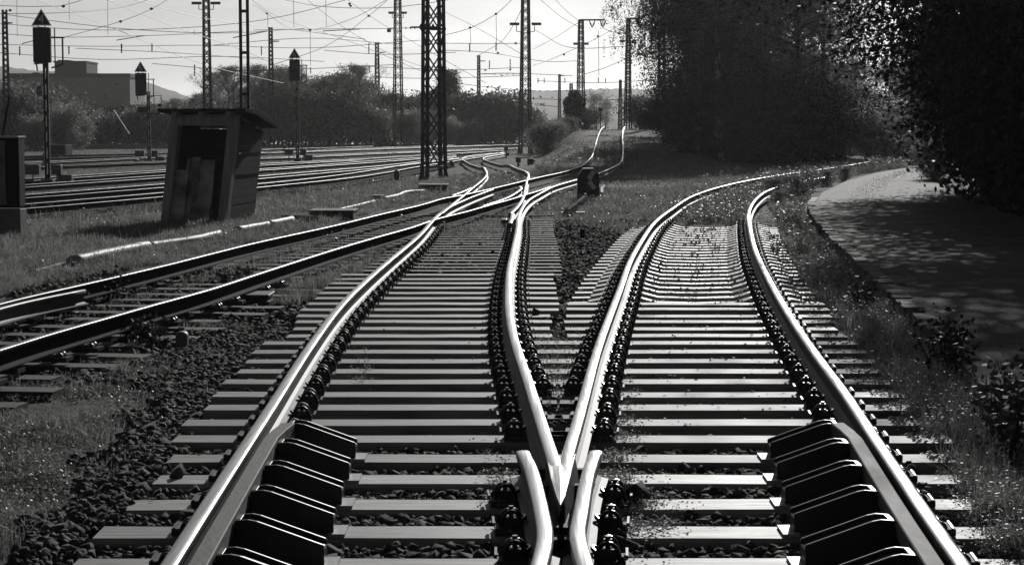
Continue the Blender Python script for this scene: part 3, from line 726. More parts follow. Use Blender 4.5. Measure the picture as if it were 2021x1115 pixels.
# ------------------------------------------------------------------ grass, weeds, litter
def sample_poly(name, n, r):
    P = np.array(Z[name], float); lo, hi = P.min(0), P.max(0); out = []
    got = 0
    while got < n:
        q = r.uniform(lo, hi, (n * 2, 2)); k = inpoly(q[:, 0], q[:, 1], Z[name]); out.append(q[k]); got += k.sum()
    q = np.concatenate(out)[:n]
    # project to the ground analytically by a few fixed-point steps
    u = (q[:, 0] - W0 / 2) / F; v = (H0 / 2 - q[:, 1]) / F
    dx, dy, dz = u, CT + v * ST, -ST + v * CT
    z = np.full(n, -.05)
    for _ in range(30):
        t = np.clip((z - CH) / np.minimum(dz, -1e-4), 3, 400); z = .6 * z + .4 * np.clip(ground_h(dx * t, dy * t), -1, 1.55)
    return dx * t, dy * t
def clumpy(x, y, scale, thr, seed, r):
    return (nz(x, y, scale, seed) + r.normal(0, .28, len(x))) > thr
def blades(x, y, z, h, w, r, lean=.5, seg=2):
    n = len(x); a = r.uniform(0, 6.283, n); wx, wy = np.cos(a), np.sin(a)
    b = r.uniform(0, 6.283, n); l = np.abs(r.normal(0, lean, n)) * h; lx, ly = np.cos(b) * l, np.sin(b) * l
    P = lambda f, ww: [np.stack([x + lx * f * f + s * wx * ww, y + ly * f * f + s * wy * ww, z + h * f * (1 - .25 * f * np.minimum(1, l / h))], 1) for s in (-1, 1)]
    A = P(0, w / 2); B = P(.55, w * .42); C = P(1.0, w * .06)
    V = np.stack([A[0], A[1], B[0], B[1], C[0], C[1]], 1)
    f = np.array([[0, 1, 3, 2], [2, 3, 5, 4]])[None] + (np.arange(n) * 6)[:, None, None]
    return V.reshape(-1, 3), f.reshape(-1, 4)
class Acc:
    def __init__(s): s.V, s.F, s.n = [], [], 0
    def add(s, V, Fq): s.V.append(V); s.F.append(Fq + s.n); s.n += len(V)
    def out(s, name, m): return npmesh(name, np.concatenate(s.V), np.concatenate(s.F), m)
def leaves(c, size, r, flat=0.0, asp=.6):
    n = len(c); u = r.normal(size=(n, 3)); u[:, 2] *= (1 - flat); u /= np.linalg.norm(u, axis=1)[:, None]
    w = r.normal(size=(n, 3)); w[:, 2] *= (1 - flat); w -= u * (w * u).sum(1)[:, None]; w /= np.linalg.norm(w, axis=1)[:, None]
    s = np.asarray(size).reshape(-1, 1) * np.ones((n, 1))
    V = np.stack([c - u * s * .5, c + w * s * asp * .5 - u * s * .05, c + u * s * .5, c - w * s * asp * .5 - u * s * .05], 1)
    return V.reshape(-1, 3), np.arange(n * 4).reshape(-1, 4)
GA, WA, LA_ = Acc(), Acc(), Acc()
def grass(zone, n, hmin, hmax, wpx, thr, scale=1.6, lean=.6, seed=1, acc=None):
    rr = np.random.default_rng(seed); x, y = sample_poly(zone, n, rr); k = clumpy(x, y, scale, thr, seed + 50, rr) & (occupied(x, y) == 0); x, y = x[k], y[k]
    k = x < road_edge(y) - .10; x, y = x[k], y[k]
    h = rr.uniform(hmin, hmax, len(x)) * (1 + .5 * np.clip(nz(x, y, scale * 1.7, seed + 51), -1, 1)); w = np.maximum(.0035, wpx * y / F) * rr.uniform(.7, 1.4, len(x))
    (acc or GA).add(*blades(x, y, ground_h(x, y) - .01, h, w, rr, lean))
grass('meadow', 80000, .04, .15, 1.4, -.6, seed=1, lean=.9); grass('meadow', 4500, .13, .30, 1.3, .15, seed=2, lean=.3)
grass('t3', 16000, .05, .16, 1.5, -.08, 2.2, seed=3); grass('mid', 15000, .06, .2, 1.5, -.15, 2.0, seed=4)
grass('moss', 20000, .03, .10, 1.6, -.05, 2.6, seed=5, lean=1.0); grass('moss2', 5000, .04, .11, 1.6, -.1, 2.6, seed=6, lean=.9)
grass('shoulder', 3200, .03, .10, 1.5, .25, 3.0, seed=15, lean=.9); grass('back', 5000, .08, .22, 1.5, -.2, 2.0, seed=7); grass('junc', 9000, .06, .2, 1.5, -.1, 1.6, seed=8); grass('centre', 14000, .06, .18, 1.5, -.15, 1.8, seed=9)
grass('hump', 30000, .05, .16, 1.6, -.2, .7, seed=10); grass('verge', 16000, .08, .24, 1.7, -.1, 2.4, seed=11); grass('farverge', 9000, .12, .35, 1.5, -.2, 1.0, seed=12)
grass('yard', 22000, .06, .2, 1.5, .0, .5, seed=13); grass('pale', 9000, .015, .05, 1.7, -.2, 3, seed=14, lean=1.5)
tag(GA.out('grass', M['grass']), kind='stuff')
def weeds(zone, n, hmax, size_px, thr, scale, seed, k_leaf=14):
    rr = np.random.default_rng(seed); x, y = sample_poly(zone, n, rr); k = clumpy(x, y, scale, thr, seed + 70, rr) & (occupied(x, y) == 0) & (x < road_edge(y) - .10); x, y = x[k], y[k]; m = len(x)
    h = rr.uniform(.3, 1, m) * hmax; t = rr.uniform(.05, 1, (m, k_leaf)); sp = .055 + .25 * h[:, None] * (1 - .6 * t)
    cx = x[:, None] + rr.normal(0, 1, (m, k_leaf)) * sp * .6; cy = y[:, None] + rr.normal(0, 1, (m, k_leaf)) * sp * .6; cz = ground_h(x, y)[:, None] + h[:, None] * t
    c = np.stack([cx, cy, cz], -1).reshape(-1, 3); s = np.maximum(.018, size_px * c[:, 1] / F) * rr.uniform(.6, 1.5, len(c))
    WA.add(*leaves(c, s, rr, .55))
    WA.add(*blades(x, y, ground_h(x, y), h, .004 + .6 * y / F, rr, .2))
weeds('weedpatch', 1500, .34, 4.2, -.35, 1.6, 31); weeds('verge', 6500, .22, 5.2, -.15, 1.4, 32); weeds('farverge', 900, .5, 3.6, -.2, .8, 33)
weeds('bend', 900, .34, 3.6, -.1, .9, 41); grass('bend', 3500, .10, .30, 1.5, -.2, 1.0, seed=16); weeds('shoulder', 900, .07, 3.4, .2, 3, 40, 10); weeds('centre', 700, .25, 4, .1, 1.2, 34); weeds('moss', 7000, .06, 3.4, -.1, 2, 35, 12); weeds('meadow', 1500, .22, 3.6, .25, .8, 36); weeds('t3', 520, .26, 4.4, .2, 1.5, 37); weeds('junc', 350, .3, 3.5, .0, 1.2, 38)
weeds('hump', 900, .45, 3.4, .25, .35, 39)
tag(WA.out('weeds', M['weed']), kind='stuff')
# litter: dry leaves lying flat on sleepers, ballast and road; tiny stonecrop along the right wing rail
rr = np.random.default_rng(44)
x, y = rr.uniform(-2.2, 4, 9000), rr.uniform(7, 30, 9000); px, py = pxy(x, y); k = (occupied(x, y) & 2 == 0) & (inpoly(px, py, Z['t2crib']) | inpoly(px, py, Z['pale']) | ((rr.random(9000) < .05) & (y < 17))) & (x < road_edge(y))
x, y = x[k], y[k]; z = np.where(occupied(x, y) == 1, .006, ground_h(x, y) + .045)
LA_.add(*leaves(np.stack([x, y, z], 1), rr.uniform(.012, .035, len(x)), rr, .85))
x, y = sample_poly('pale', 12000, rr); k = (occupied(x, y) & 2 == 0) & ((occupied(x, y) == 0) | (rr.random(len(x)) < .35)); x, y = x[k], y[k]
LA_.add(*leaves(np.stack([x, y, np.where(occupied(x, y) == 1, .008, ground_h(x, y) + rr.uniform(.01, .05, len(x)))], 1), rr.uniform(.012, .04, len(x)), rr, .6))
x = rr.uniform(0, 4.5, 6500) ** 1.25 * .7; y = np.exp(rr.uniform(math.log(9), math.log(75), 6500)); x = road_edge(y) + .2 + x * .8
LA_.add(*leaves(np.stack([x, y, 0 * x + .10], 1), np.maximum(.016, 1.25 * y / F), rr, .85))
y = np.exp(rr.uniform(math.log(38), math.log(80), 2600)); x = road_edge(y) + 1.35 + rr.normal(0, .22, 2600)   # weedy strip between the wheel tracks far up the road
WA2 = leaves(np.stack([x, y, .10 + rr.uniform(0, .05, 2600)], 1), 2.0 * y / F * rr.uniform(.6, 1.3, 2600), rr, .6)
n = 0
pts = []
for (cx, cy, sx, sy, m) in ((1215, 930, 22, 45, 900), (1250, 1035, 45, 35, 900), (1225, 860, 25, 20, 350), (1105, 800, 32, 40, 900), (1108, 740, 45, 30, 500), (1100, 690, 60, 22, 500), (985, 960, 18, 45, 260), (1175, 985, 14, 40, 350), (1085, 960, 8, 25, 120), (1130, 930, 8, 30, 150), (1215, 790, 22, 30, 300), (720, 735, 12, 20, 120), (1108, 1090, 10, 15, 120)):
    q = rr.normal(0, 1, (m, 2)) * (sx, sy) + (cx, cy)
    for a, b2 in q: pts.append(onsurf(a, max(600, b2), lambda X, Y: -.03 + 0 * X, 5, 60))
pts = np.array(pts); pts = pts[occupied(pts[:, 0], pts[:, 1]) & 2 == 0]
on = occupied(pts[:, 0], pts[:, 1]) == 1
pts[:, 2] = np.where(on, .0, -.06)
pts = np.repeat(pts, 4, 0) + rr.normal(0, .012, (len(pts) * 4, 3)) + (0, 0, .02)
LA_.add(*leaves(pts, rr.uniform(.008, .02, len(pts)), rr, .6))
tag(npmesh('median_weeds', *WA2, M['weed']), kind='stuff')
tag(LA_.out('leaf_litter', M['litter']), kind='stuff')
# ------------------------------------------------------------------ the leaning hut
def hut():
    FL, FR, BR, BL = gp(317, 440), gp(447, 441), gp(501, 431), None
    BL = FL + (BR - FR); z0 = -.12
    t = thing('wooden_hut', 'small leaning wooden hut with a dark open doorway on the meadow', 'hut', (FL.x, FL.y, 0))
    ex = (FR - FL); ey = (BR - FR); ex.z = ey.z = 0
    def T(u, v, w):                      # u across the front, v to the back, w up; the hut leans to the right
        p = FL + ex * u + ey * v; return (p.x + .118 * (w - z0), p.y, w)
    HF, HB = 1.99, 1.73
    def panel(b, u0, u1, v0, v1, w0, w1, m=0, w1b=None):
        w1b = w1 if w1b is None else w1b
        c = [T(u, v, w) for w in (0, 1) for u, v in ((u0, v0), (u1, v0), (u1, v1), (u0, v1)) for w in ()]
        vs = [T(u0, v0, w0), T(u1, v0, w0), T(u1, v1, w0), T(u0, v1, w0), T(u0, v0, w1), T(u1, v0, w1), T(u1, v1, w1b), T(u0, v1, w1b)]
        b.add(vs, [(0, 3, 2, 1), (4, 5, 6, 7), (0, 1, 5, 4), (1, 2, 6, 5), (2, 3, 7, 6), (3, 0, 4, 7)], m)
    P = lambda nm, m, args, bev=.006: [panel(b := MB(), *args), b.build(nm, M[m], t, loc=None, bevel=bev)][1]
    par = []
    def part(nm, m, *panels, bev=.005):
        b = MB()
        for a in panels: panel(b, *a)
        o = b.build(nm, M[m], None, bevel=bev); o.parent = t; o.location = (-t.location[0], -t.location[1], 0); return o
    part('corner_post', 'wood', (0, .125, -.02, .10, -.2, HF)); part('corner_post', 'wood', (.865, 1.0, -.02, .10, -.2, HF))
    part('lintel', 'wood', (.125, .865, -.02, .08, 1.78, HF))
    # siding boards of the right wall, gently uneven
    r = random.Random(3); n = 15; pn = []
    for i in range(n):
        w0 = -.15 + i * (HF + .12) / n; w1 = w0 + (HF + .12) / n - .004; o_ = r.uniform(-.002, .002)
        top = lambda v: HF - (HF - HB) * v
        vb = 1.0 if w1 < HB else max(.12, min(1.0, (HF - w1) / (HF - HB)))
        pn.append((.975 + o_, 1.0 + o_, .10, vb, w0, min(w1, HF - .03)))
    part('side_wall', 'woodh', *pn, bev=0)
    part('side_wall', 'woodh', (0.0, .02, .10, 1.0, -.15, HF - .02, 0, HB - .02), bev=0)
    part('back_wall', 'felt', (0.02, .66, .97, .99, -.15, HB - .02), (.66, .975, .97, .99, -.15, 1.02), (.66, .975, .97, .99, 1.44, HB - .02), (.90, .975, .97, .99, 1.02, 1.44), bev=0)
    part('boarding', 'stain', (.125, .30, .02, .05, -.1, .94), (.305, .335, .0, .06, -.1, 1.15), bev=.003)
    d = part('door', 'stain', (.34, .475, .06, .085, -.05, 1.18), (.48, .70, .055, .08, -.05, 1.13), (.34, .70, .045, .056, .45, .52), bev=.003)
    h = MB(); a = T(.455, .03, .72); b_ = T(.42, .03, .08); h.bar(a, b_, .016); h.box(T(.44, .02, .86), (.14, .03, .26))
    k = h.build('latch', M['cabinet'], d); k.location = (0, 0, 0)
    # mono-pitch roof with a thick felt edge
    b = MB(); panel(b, -.16, 1.24, -.22, 1.28, HF + .075, HF + .125, 0, None)
    vs = []
    for q in b.v: vs.append(q)
    rf = MB()
    def R(u, v, dz): return T(u, v, HF + .06 + dz - (HF - HB + .02) * max(0, v) * 1.0)
    us = [-.14, .2, .6, 1.0, 1.17]; vv = [-.18, .2, .6, 1.0, 1.14]
    g = {}
    for s, dz in ((0, 0.0), (1, .05)):
        for i, u in enumerate(us):
            for j, v in enumerate(vv): g[s, i, j] = len(rf.v); rf.v.append(R(u, v, dz + r.uniform(-.006, .006)))
    for i in range(4):
        for j in range(4):
            rf.f += [(g[1, i, j], g[1, i + 1, j], g[1, i + 1, j + 1], g[1, i, j + 1]), (g[0, i, j], g[0, i, j + 1], g[0, i + 1, j + 1], g[0, i + 1, j])]; rf.m += [0, 0]
    for i in range(4):
        rf.f += [(g[0, i, 0], g[0, i + 1, 0], g[1, i + 1, 0], g[1, i, 0]), (g[0, i, 4], g[1, i, 4], g[1, i + 1, 4], g[0, i + 1, 4]), (g[0, 0, i], g[1, 0, i], g[1, 0, i + 1], g[0, 0, i + 1]), (g[0, 4, i], g[0, 4, i + 1], g[1, 4, i + 1], g[1, 4, i])]; rf.m += [0] * 4
    o = rf.build('roof', M['felt'], t); o.location = (-t.location[0], -t.location[1], 0)
    b = MB()
    for u in (.10, .5, .90): b.bar(T(u, -.15, HF + .02), T(u, 1.1, HB + .03), .09)
    o2 = b.build('rafter', M['wood'], o); o2.parent = o
hut()

# ------------------------------------------------------------------ relay cabinet at the left edge
def text(s, size, m, parent, loc, rot, name='number', ext=.002):
    cu = bpy.data.curves.new(name, 'FONT'); cu.body = s; cu.size = size; cu.extrude = ext; cu.align_x = 'CENTER'; cu.align_y = 'CENTER'
    tmp = bpy.data.objects.new('tmp', cu); COL.objects.link(tmp)
    me = bpy.data.meshes.new_from_object(tmp.evaluated_get(bpy.context.evaluated_depsgraph_get())); bpy.data.objects.remove(tmp)
    me.materials.clear(); me.materials.append(m)
    o = bpy.data.objects.new(name, me); COL.objects.link(o); o.parent = parent; o.location = loc; o.rotation_euler = rot; return o
UP = (math.pi / 2, 0, 0)
def cabinet():
    a = gp(-60, 474); b_ = gp(57, 458); D = a.y
    t = thing('relay_cabinet', 'dark relay cabinet marked 5 at the left edge, bright cap on top', 'cabinet', (a.x, D, 0))
    k = D / F; h = (470 - 272) * k; w = 100 * k; wf_ = 76 * k; dep = .42
    # front (facing the lens, pale) and right flank (dark): two boxes stacked
    q = MB(); q.box((w / 2, dep / 2, .14), (w + .02, dep, .52)); q.build('plinth', M['cabinet'], t, bevel=.01)
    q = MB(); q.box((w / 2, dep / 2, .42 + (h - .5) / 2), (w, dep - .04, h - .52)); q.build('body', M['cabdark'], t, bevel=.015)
    q = MB(); q.box((w / 2 - .02, dep / 2, h - .075), (w + .06, dep + .06, .03)); q.build('cap', M['pale'], t, bevel=.006)
    q = MB(); q.box((wf_ * .5, -.012, .42 + (h - .5) / 2), (wf_ * .96, .03, h - .60)); d = q.build('door', M['cabinet'], t, bevel=.008)
    text('5', .17, M['sigblack'], d, (67 * k, -.029, h * .73), UP)
    q = MB(); q.tube([at(18, 190, D + .35) - Vector((a.x, D, 0)), at(4, 272, D + .35) - Vector((a.x, D, 0))], .02); q.build('cable_pipe', M['mast'], t)
cabinet()

# ------------------------------------------------------------------ light signals with speed triangles
def tri(r, cx, cz, y0, y1):
    return [(cx - r, y0, cz), (cx + r, y0, cz), (cx, y0, cz + r * 1.66)], (0, y1 - y0, 0)
def signal(base, num, label, cage, plate=None):
    px, py, px_top, py_top = base[:4]; g_ = gp(px, py); D = g_.y; k = D / F; r = random.Random(px)
    H = at(px_top, py_top, D).z - g_.z; t = thing('light_signal', label, 'signal', tuple(g_), group='light signals with speed triangles')
    ox = at(px_top, py_top, D).x - g_.x                    # head sits left of the post
    wt, wh, hh = .355, .60, 1.22
    zt = H - .60                                            # triangle base
    zb = zt - .055 - hh
    b = MB(); b.box((-.055, 0, (zb + .2) / 2), (.075, .12, zb + .2)); b.box((.055, 0, (zb + .2) / 2), (.075, .12, zb + .2))
    for z in np.arange(.4, zb, .55): b.box((0, 0, z), (.05, .10, .16))
    b.build('post', M['mast'], t, bevel=.006)
    b = MB(); b.box((ox, .05, zb + hh / 2), (wh, .22, hh)); hd = b.build('signal_head', M['sigblack'], t, bevel=.02)
    b = MB()
    for i, (u, w) in enumerate(((-.13, .3), (.13, .3), (-.13, -.05), (.13, -.05), (0, -.35))):
        b = MB(); b.tube([(ox + u, -.07, zb + hh / 2 + w), (ox + u, -.20, zb + hh / 2 + w - .02)], .085, 12); b.build('lamp_hood', M['sigblack'], hd)
    P, v = tri(wt, ox, zt, 0, .03); b = MB(); b.prism(P, v); s = b.build('speed_triangle', M['markwhite'], t, bevel=.012)
    P, v = tri(wt * .80, ox, zt + .045, -.006, .0); b = MB(); b.prism(P, v); b.build('triangle_face', M['sigblack'], s)
    text(num, .42, M['markwhite'], s, (ox, -.012, zt + .215), UP)
    b = MB(); b.bar((ox - .12, .02, zb + hh), (ox - .12, .02, zt + .02), .03); b.bar((ox + .12, .02, zb + hh), (ox + .12, .02, zt + .02), .03); b.build('triangle_bracket', M['mast'], s)
    # working cage behind the head
    b = MB(); X = ox + wh / 2
    b.bar((X - .1, .35, zb + hh * .72), (X + .42, .35, zb + hh * .72), .045); b.bar((X + .34, .35, zb + hh * .72), (X + .34, .35, zb - .04), .05); b.bar((X + .34, .35, zb - .04), (X, .1, zb - .18), .05)
    b.bar((X + .08, .3, zb - .1), (X + .08, .3, zb + hh), .035); b.bar((ox - .22, .05, zb), (ox - .18, .05, zb - .28), .045); b.bar((X - .1, .05, zb), (ox - .3, .05, zb - .04), .05)
    if cage:
        for u in (.05, .35, .75): b.bar((X + u, .4, zb - .95), (X + u, .4, zb - .02), .03)
        b.bar((X, .4, zb - .02), (X + .78, .4, zb - .02), .03); b.bar((X, .4, zb - .5), (X + .78, .4, zb - .5), .03); b.box((.1, .2, zb - 1.02), (1.15, .7, .06)); b.box((X + .7, .3, zb - .55), (.2, .2, .16))
        b.box((-.35, .1, zb - .8), (.55, .1, .3))
    b.build('ladder_cage', M['mast'], t)
    for z0 in ((.80, .42), (1.95, .42)):
        b = MB(); b.box((-.105, -.072, z0[0] + z0[1] / 2), (.085, .012, z0[1])); b.build('mast_plate', M['whitedim'], t)
    for (u, w, sx, sz) in ((-.52, .46, .5, .34), (.32, .46, .34, .34), (.62, .12, .48, .34)):
        b = MB(); b.box((u, .0, w + sz / 2), (sx, .3, sz)); b.bar((u, 0, -.15), (u, 0, w), .05); b.build('terminal_box', M['cabinet'], t, bevel=.015)
    b = MB(); b.box((0, 0, .05), (.42, .42, .5)); b.build('foundation', M['duct'], t, bevel=.01)
    if plate:
        b = MB(); b.box((-.22, -.08, zb - .98), (.20, .012, .36)); q = b.build('number_plate', M['whitedim'], t); text(plate, .15, M['sigblack'], q, (-.22, -.088, zb - .98), UP, 'plate_lettering')
signal((95, 371, 81, 17), '4', 'tall light signal with a triangle 4, beside the relay cabinet at the left', False, 'P\n512')
signal((295, 326, 277, 121), '6', 'light signal with a triangle 6 and a railed platform, left of the hut', True)
signal((588, 322, 581, 95), '6', 'light signal with a triangle 6 on a slim post right of the hut', False)

# ------------------------------------------------------------------ lattice masts
WIRE_GROUP = 'overhead line masts of the yard'
def mast(px, D, top_py, w0px, w1px, label, yaw=.4, base_py=None, lamps=None, arm=None, sidelamp=None, rect=.8, batten=False, z0=None, Hx=None, extra=None, pitch=1.3, lt=None, kind='mast', cross=False):
    k = D / F; lt = lt or (.11 if D < 160 else .095)
    zb = z0 if z0 is not None else (at(px, base_py, D).z if base_py else gz((px - W0 / 2) / F * D, D))
    x = at(px, 250, D).x; zt = at(px, top_py, D).z; H = Hx or (zt - zb)
    t = thing('lattice_mast', label, 'mast', (x, D, zb), yaw, WIRE_GROUP)
    cs = math.cos(yaw) + abs(math.sin(yaw)); frac_top = (250 - top_py)
    w_b, w_t = w0px * k / cs, w1px * k / cs
    wf = lambda z: w_b + (w_t - w_b) * z / H
    C4 = [(-1, -1), (1, -1), (1, 1), (-1, 1)]
    if batten:
        for s in (-1, 1):
            b = MB(); b.box((s * w_b * .36, 0, H / 2 - .3), (w_b * .30, .22, H + .6)); b.build('leg', M['mast'], t)
        b = MB()
        for z in np.arange(.5, H, 1.35): b.box((0, 0, z), (w_b * .5, .18, .09))
        b.build('batten', M['mast'], t)
    else:
        for sx, sy in C4:
            b = MB(); a0 = Vector((sx * w_b / 2, sy * w_b / 2 * rect, -.3)); a1 = Vector((sx * w_t / 2, sy * w_t / 2 * rect, H))
            b.bar(a0, a1, lt)
            b.bar(a0 + Vector((sx * w_b * .16, sy * w_b * .10, -.1)), a0 + (a1 - a0) * .045, lt * .9); b.build('leg', M['mast'], t)
        b = MB(); z = .35; i = 0
        while z < H - .1:
            st = max(.35, wf(z) * pitch); z2 = min(H, z + st)
            for q in range(4):
                (ax, ay), (bx, by) = C4[q], C4[(q + 1) % 4]
                wa, wb2 = wf(z) / 2, wf(z2) / 2
                A = (ax * wa, ay * wa * rect, z); B_ = (bx * wb2, by * wb2 * rect, z2); A2 = (bx * wa, by * wa * rect, z); B2 = (ax * wb2, ay * wb2 * rect, z2)
                tt = max(.035, lt * .42)
                if q % 2 == 0 or cross: b.bar(A, B_, tt); b.bar(A2, B2, tt)
                else: b.bar(A if i % 2 else A2, B_ if i % 2 else B2, tt)
            if i % 5 == 0:
                w_ = wf(z); b.box((0, 0, z), (w_ + lt * 1.3, w_ * rect + lt * 1.3, .07))
            z = z2; i += 1
        b.build('lattice', M['mast'], t)
    if lamps:
        for s in (-1, 1):
            zl = at(px, lamps[0], D).z - zb; wl = lamps[2] * k; off = lamps[1] * k
            R_ = Matrix.Rotation(-yaw, 3, 'Z')
            b = MB(); c0 = R_ @ Vector((s * (off + wl / 2), 0, zl)); b.box(c0, (wl, .30, .20), rz=-yaw)
            i0 = R_ @ Vector((s * (off * .5), 0, zl - lamps[3] * k)); i1 = R_ @ Vector((s * (off + wl * .28), 0, zl - lamps[3] * k)); i2 = R_ @ Vector((s * (off + wl * .28), 0, zl))
            fl = b.build('floodlight', M['sigblack'], t, bevel=.01); b = MB(); b.bar(i0, i1, .05); b.bar(i1, i2, .05); b.build('bracket', M['mast'], fl)
    if sidelamp:
        zl = at(px, sidelamp[0], D).z - zb; R_ = Matrix.Rotation(-yaw, 3, 'Z'); b = MB(); b.box(R_ @ Vector((sidelamp[1] * k, 0, zl)), (11 * k, .2, .10), rz=-yaw); b.bar(R_ @ Vector((0, 0, zl - .05)), R_ @ Vector((sidelamp[1] * k, 0, zl - .05)), .05); b.build('lamp', M['sigblack'], t)
    if arm:                                                 # (py, x0px, x1px, v positions)
        R_ = Matrix.Rotation(-yaw, 3, 'Z'); za = at(px, arm[0], D).z - zb; b = MB()
        b.box(R_ @ Vector(((arm[1] + arm[2]) / 2 * k, 0, za)), ((arm[2] - arm[1]) * k, .14, .14), rz=-yaw); ca = b.build('cross_arm', M['mast'], t)
        for vx in arm[3]:
            b = MB()
            for s in (-1, 1): b.tube([R_ @ Vector(((vx + s * 6) * k, 0, za)), R_ @ Vector(((vx + s * 3) * k, 0, za - 8 * k)), R_ @ Vector((vx * k, 0, za - 15 * k))], [.03, .075, .03], 6)
            b.build('insulator', M['sigblack'], ca)
    if extra: extra(t, k, zb)
    return t
def xarm(py, x0, x1, name='line_arm'):
    def f(t, k, zb):
        R_ = Matrix.Rotation(-t.rotation_euler[2], 3, 'Z'); D = t.location[1]; z = at(0, py, D).z - zb; b = MB()
        b.bar(R_ @ Vector((x0 * k, 0, z)), R_ @ Vector((x1 * k, 0, z)), .05)
        for u in np.linspace(x0 + (x1 - x0) * .35, x0 + (x1 - x0) * .75, 4): b.tube([R_ @ Vector((u * k - .06, 0, z)), R_ @ Vector((u * k, 0, z)), R_ @ Vector((u * k + .06, 0, z))], [.05, .16, .05], 8)
        b.build(name, M['sigblack'], t)
    return f
mast(14, 150, 20, 15, 9, 'slim lattice mast at the far left edge behind the cabinet', sidelamp=(46, 9))
mast(410, 150, -170, 20, 9, 'tall lattice mast with twin floodlights rising behind the hut roof', lamps=(7, 9, 19, 12), yaw=.35)
mast(484, 62, -260, 21, 20, 'close thick twin channel post rising straight behind the hut', batten=True, yaw=.1)
mast(536, 190, 54, 13, 7, 'short lattice mast between the hut and the slim signal', sidelamp=(82, 11))
mast(745, 225, 84, 13, 7, 'thin distant lattice mast left of the floodlit mast with the number 10', sidelamp=(104, 11))
def m6x(t, k, zb):
    xarm(56, -16, 50)(t, k, zb); R_ = Matrix.Rotation(-t.rotation_euler[2], 3, 'Z'); D = t.location[1]
    b = MB(); b.box(R_ @ Vector((-17 * k, -.1, at(0, 61, D).z - zb)), (8 * k, .03, 7 * k), rz=-t.rotation_euler[2]); q = b.build('number_board', M['sigblack'], t)
    text('10', .36, M['whitedim'], q, R_ @ Vector((-17 * k, -.13, at(0, 61, D).z - zb)), (math.pi / 2, 0, -t.rotation_euler[2]))
mast(786, 180, -190, 23, 8, 'lattice mast with twin floodlights and a number board left of the big mast', lamps=(26, 8, 10, 10), base_py=293, extra=m6x)
mast(856, 74, -300, 49, 37, 'big dark lattice mast standing close on the grass before the yard', yaw=.38, base_py=347, lt=.115, pitch=1.5, extra=xarm(54, -45, 14))
mast(945, 250, 110, 9, 5, 'small far lattice mast above the dark bushes right of the big mast', sidelamp=(121, 8), extra=xarm(147, 0, 90))
mast(1037, 152, -170, 25, 10, 'tall lattice mast with twin floodlights at the foot of the embankment', lamps=(48, 12, 19, 15), base_py=298, yaw=.3)
mast(1146, 172, 40, 18, 10, 'lattice mast with a cross arm and two V insulators beside the ivy', base_py=252, lamps=(87, 7, 8, -1), arm=(40, -4, 47, (22, 43)))
mast(1104, 300, 147, 7, 4, 'tiny far lattice mast left of the ivy covered one', sidelamp=(150, 5))
mast(1127, 270, 165, 8, 6, 'stubby mast top sticking out of the ivy clump', sidelamp=(190, 5))
mast(1239, 168, 37, 15, 7, 'lattice mast on the hump whose arm runs into the birch leaves', base_py=250, arm=(37, -3, 28, (20,)), lamps=(82, 7, 8, -1))
mast(1224, 235, 158, 9, 4, 'short far lattice mast just left of the mast on the hump')
mast(1305, 150, 60, 13, 11, 'lattice mast half hidden by the hanging birch leaves', base_py=247, yaw=.1)

# ------------------------------------------------------------------ overhead wires
def wire(pts, label, ins=(), r=.011, weights=()):
    """pts: (px, py, distance) corners; the wire sags in a smooth curve through them"""
    w = [at(a, b_, d) for a, b_, d in pts]; q = spline([tuple(p) for p in w], 2.5 if len(w) > 2 else 8) if len(w) > 2 else np.array([tuple(p) for p in w])
    b = MB(); b.tube([Vector(p) for p in q], [max(r, .00015 * p[1]) for p in q], 4); o = b.build('overhead_wire', M['wire']); tag(o, label, 'wire', 'overhead wires above the yard')
    for (px, py0, py1, d) in ins:        # droppers ending in insulators
        b = MB(); a, c = at(px, py0, d), at(px, py1, d); n = 7
        b.tube([a + (c - a) * i / n for i in range(n + 1)], [.03 + .05 * (i % 2) for i in range(n + 1)], 6); b.build('insulator', M['sigblack'], o)
    for (px, py, d) in weights:
        b = MB(); c = at(px, py, d); b.tube([c + Vector((-.12, 0, 0)), c, c + Vector((.12, 0, 0))], [.03, .12, .03], 8); b.build('clamp', M['sigblack'], o)
wire([(-20, 11, 120), (118, 13, 120), (182, -8, 118)], 'wire entering top left level with the triangle 4', weights=[(125, 13, 120)])
wire([(-20, 28, 110), (120, 26, 115), (250, 13, 125), (310, -6, 130)], 'long shallow wire sagging across the top left corner')
wire([(-10, 26, 140), (60, 36, 135), (250, 58, 130), (420, 66, 130), (600, 57, 140)], 'sagging wire passing behind the tip of the triangle 4', weights=[(20, 21, 140)])
wire([(70, 0, 100), (220, 55, 130), (410, 130, 160), (560, 165, 180)], 'straight diagonal wire falling from top left towards the slim signal')
wire([(128, 74, 140), (238, 43, 132), (300, 18, 125), (335, -3, 120)], 'wire rising to the right from the tall signal', weights=[(238, 43, 132), (299, 18, 126)], ins=[(240, 87, 105, 132)])
wire([(240, -6, 120), (420, 40, 150), (600, 62, 180), (720, 78, 190)], 'diagonal wire running down behind the close twin channel post')
wire([(490, -4, 150), (550, 34, 165), (700, 86, 190), (830, 140, 220)], 'wire falling from the top of the twin channel post to the number 10 mast', weights=[(527, 27, 160)])
wire([(500, 10, 110), (610, 60, 140), (712, 30, 150), (770, -4, 150)], 'V shaped wire with a knot above the slim signal', weights=[(612, 60, 140)])
wire([(560, 0, 140), (640, 14, 145), (760, 16, 150), (832, 9, 150), (905, -3, 150)], 'thin wire sagging near the top edge right of the slim signal')
wire([(540, 128, 210), (640, 93, 180), (728, 32, 150), (772, -5, 140)], 'wire rising steeply between the slim signal and the number 10 mast', weights=[(728, 32, 150)])
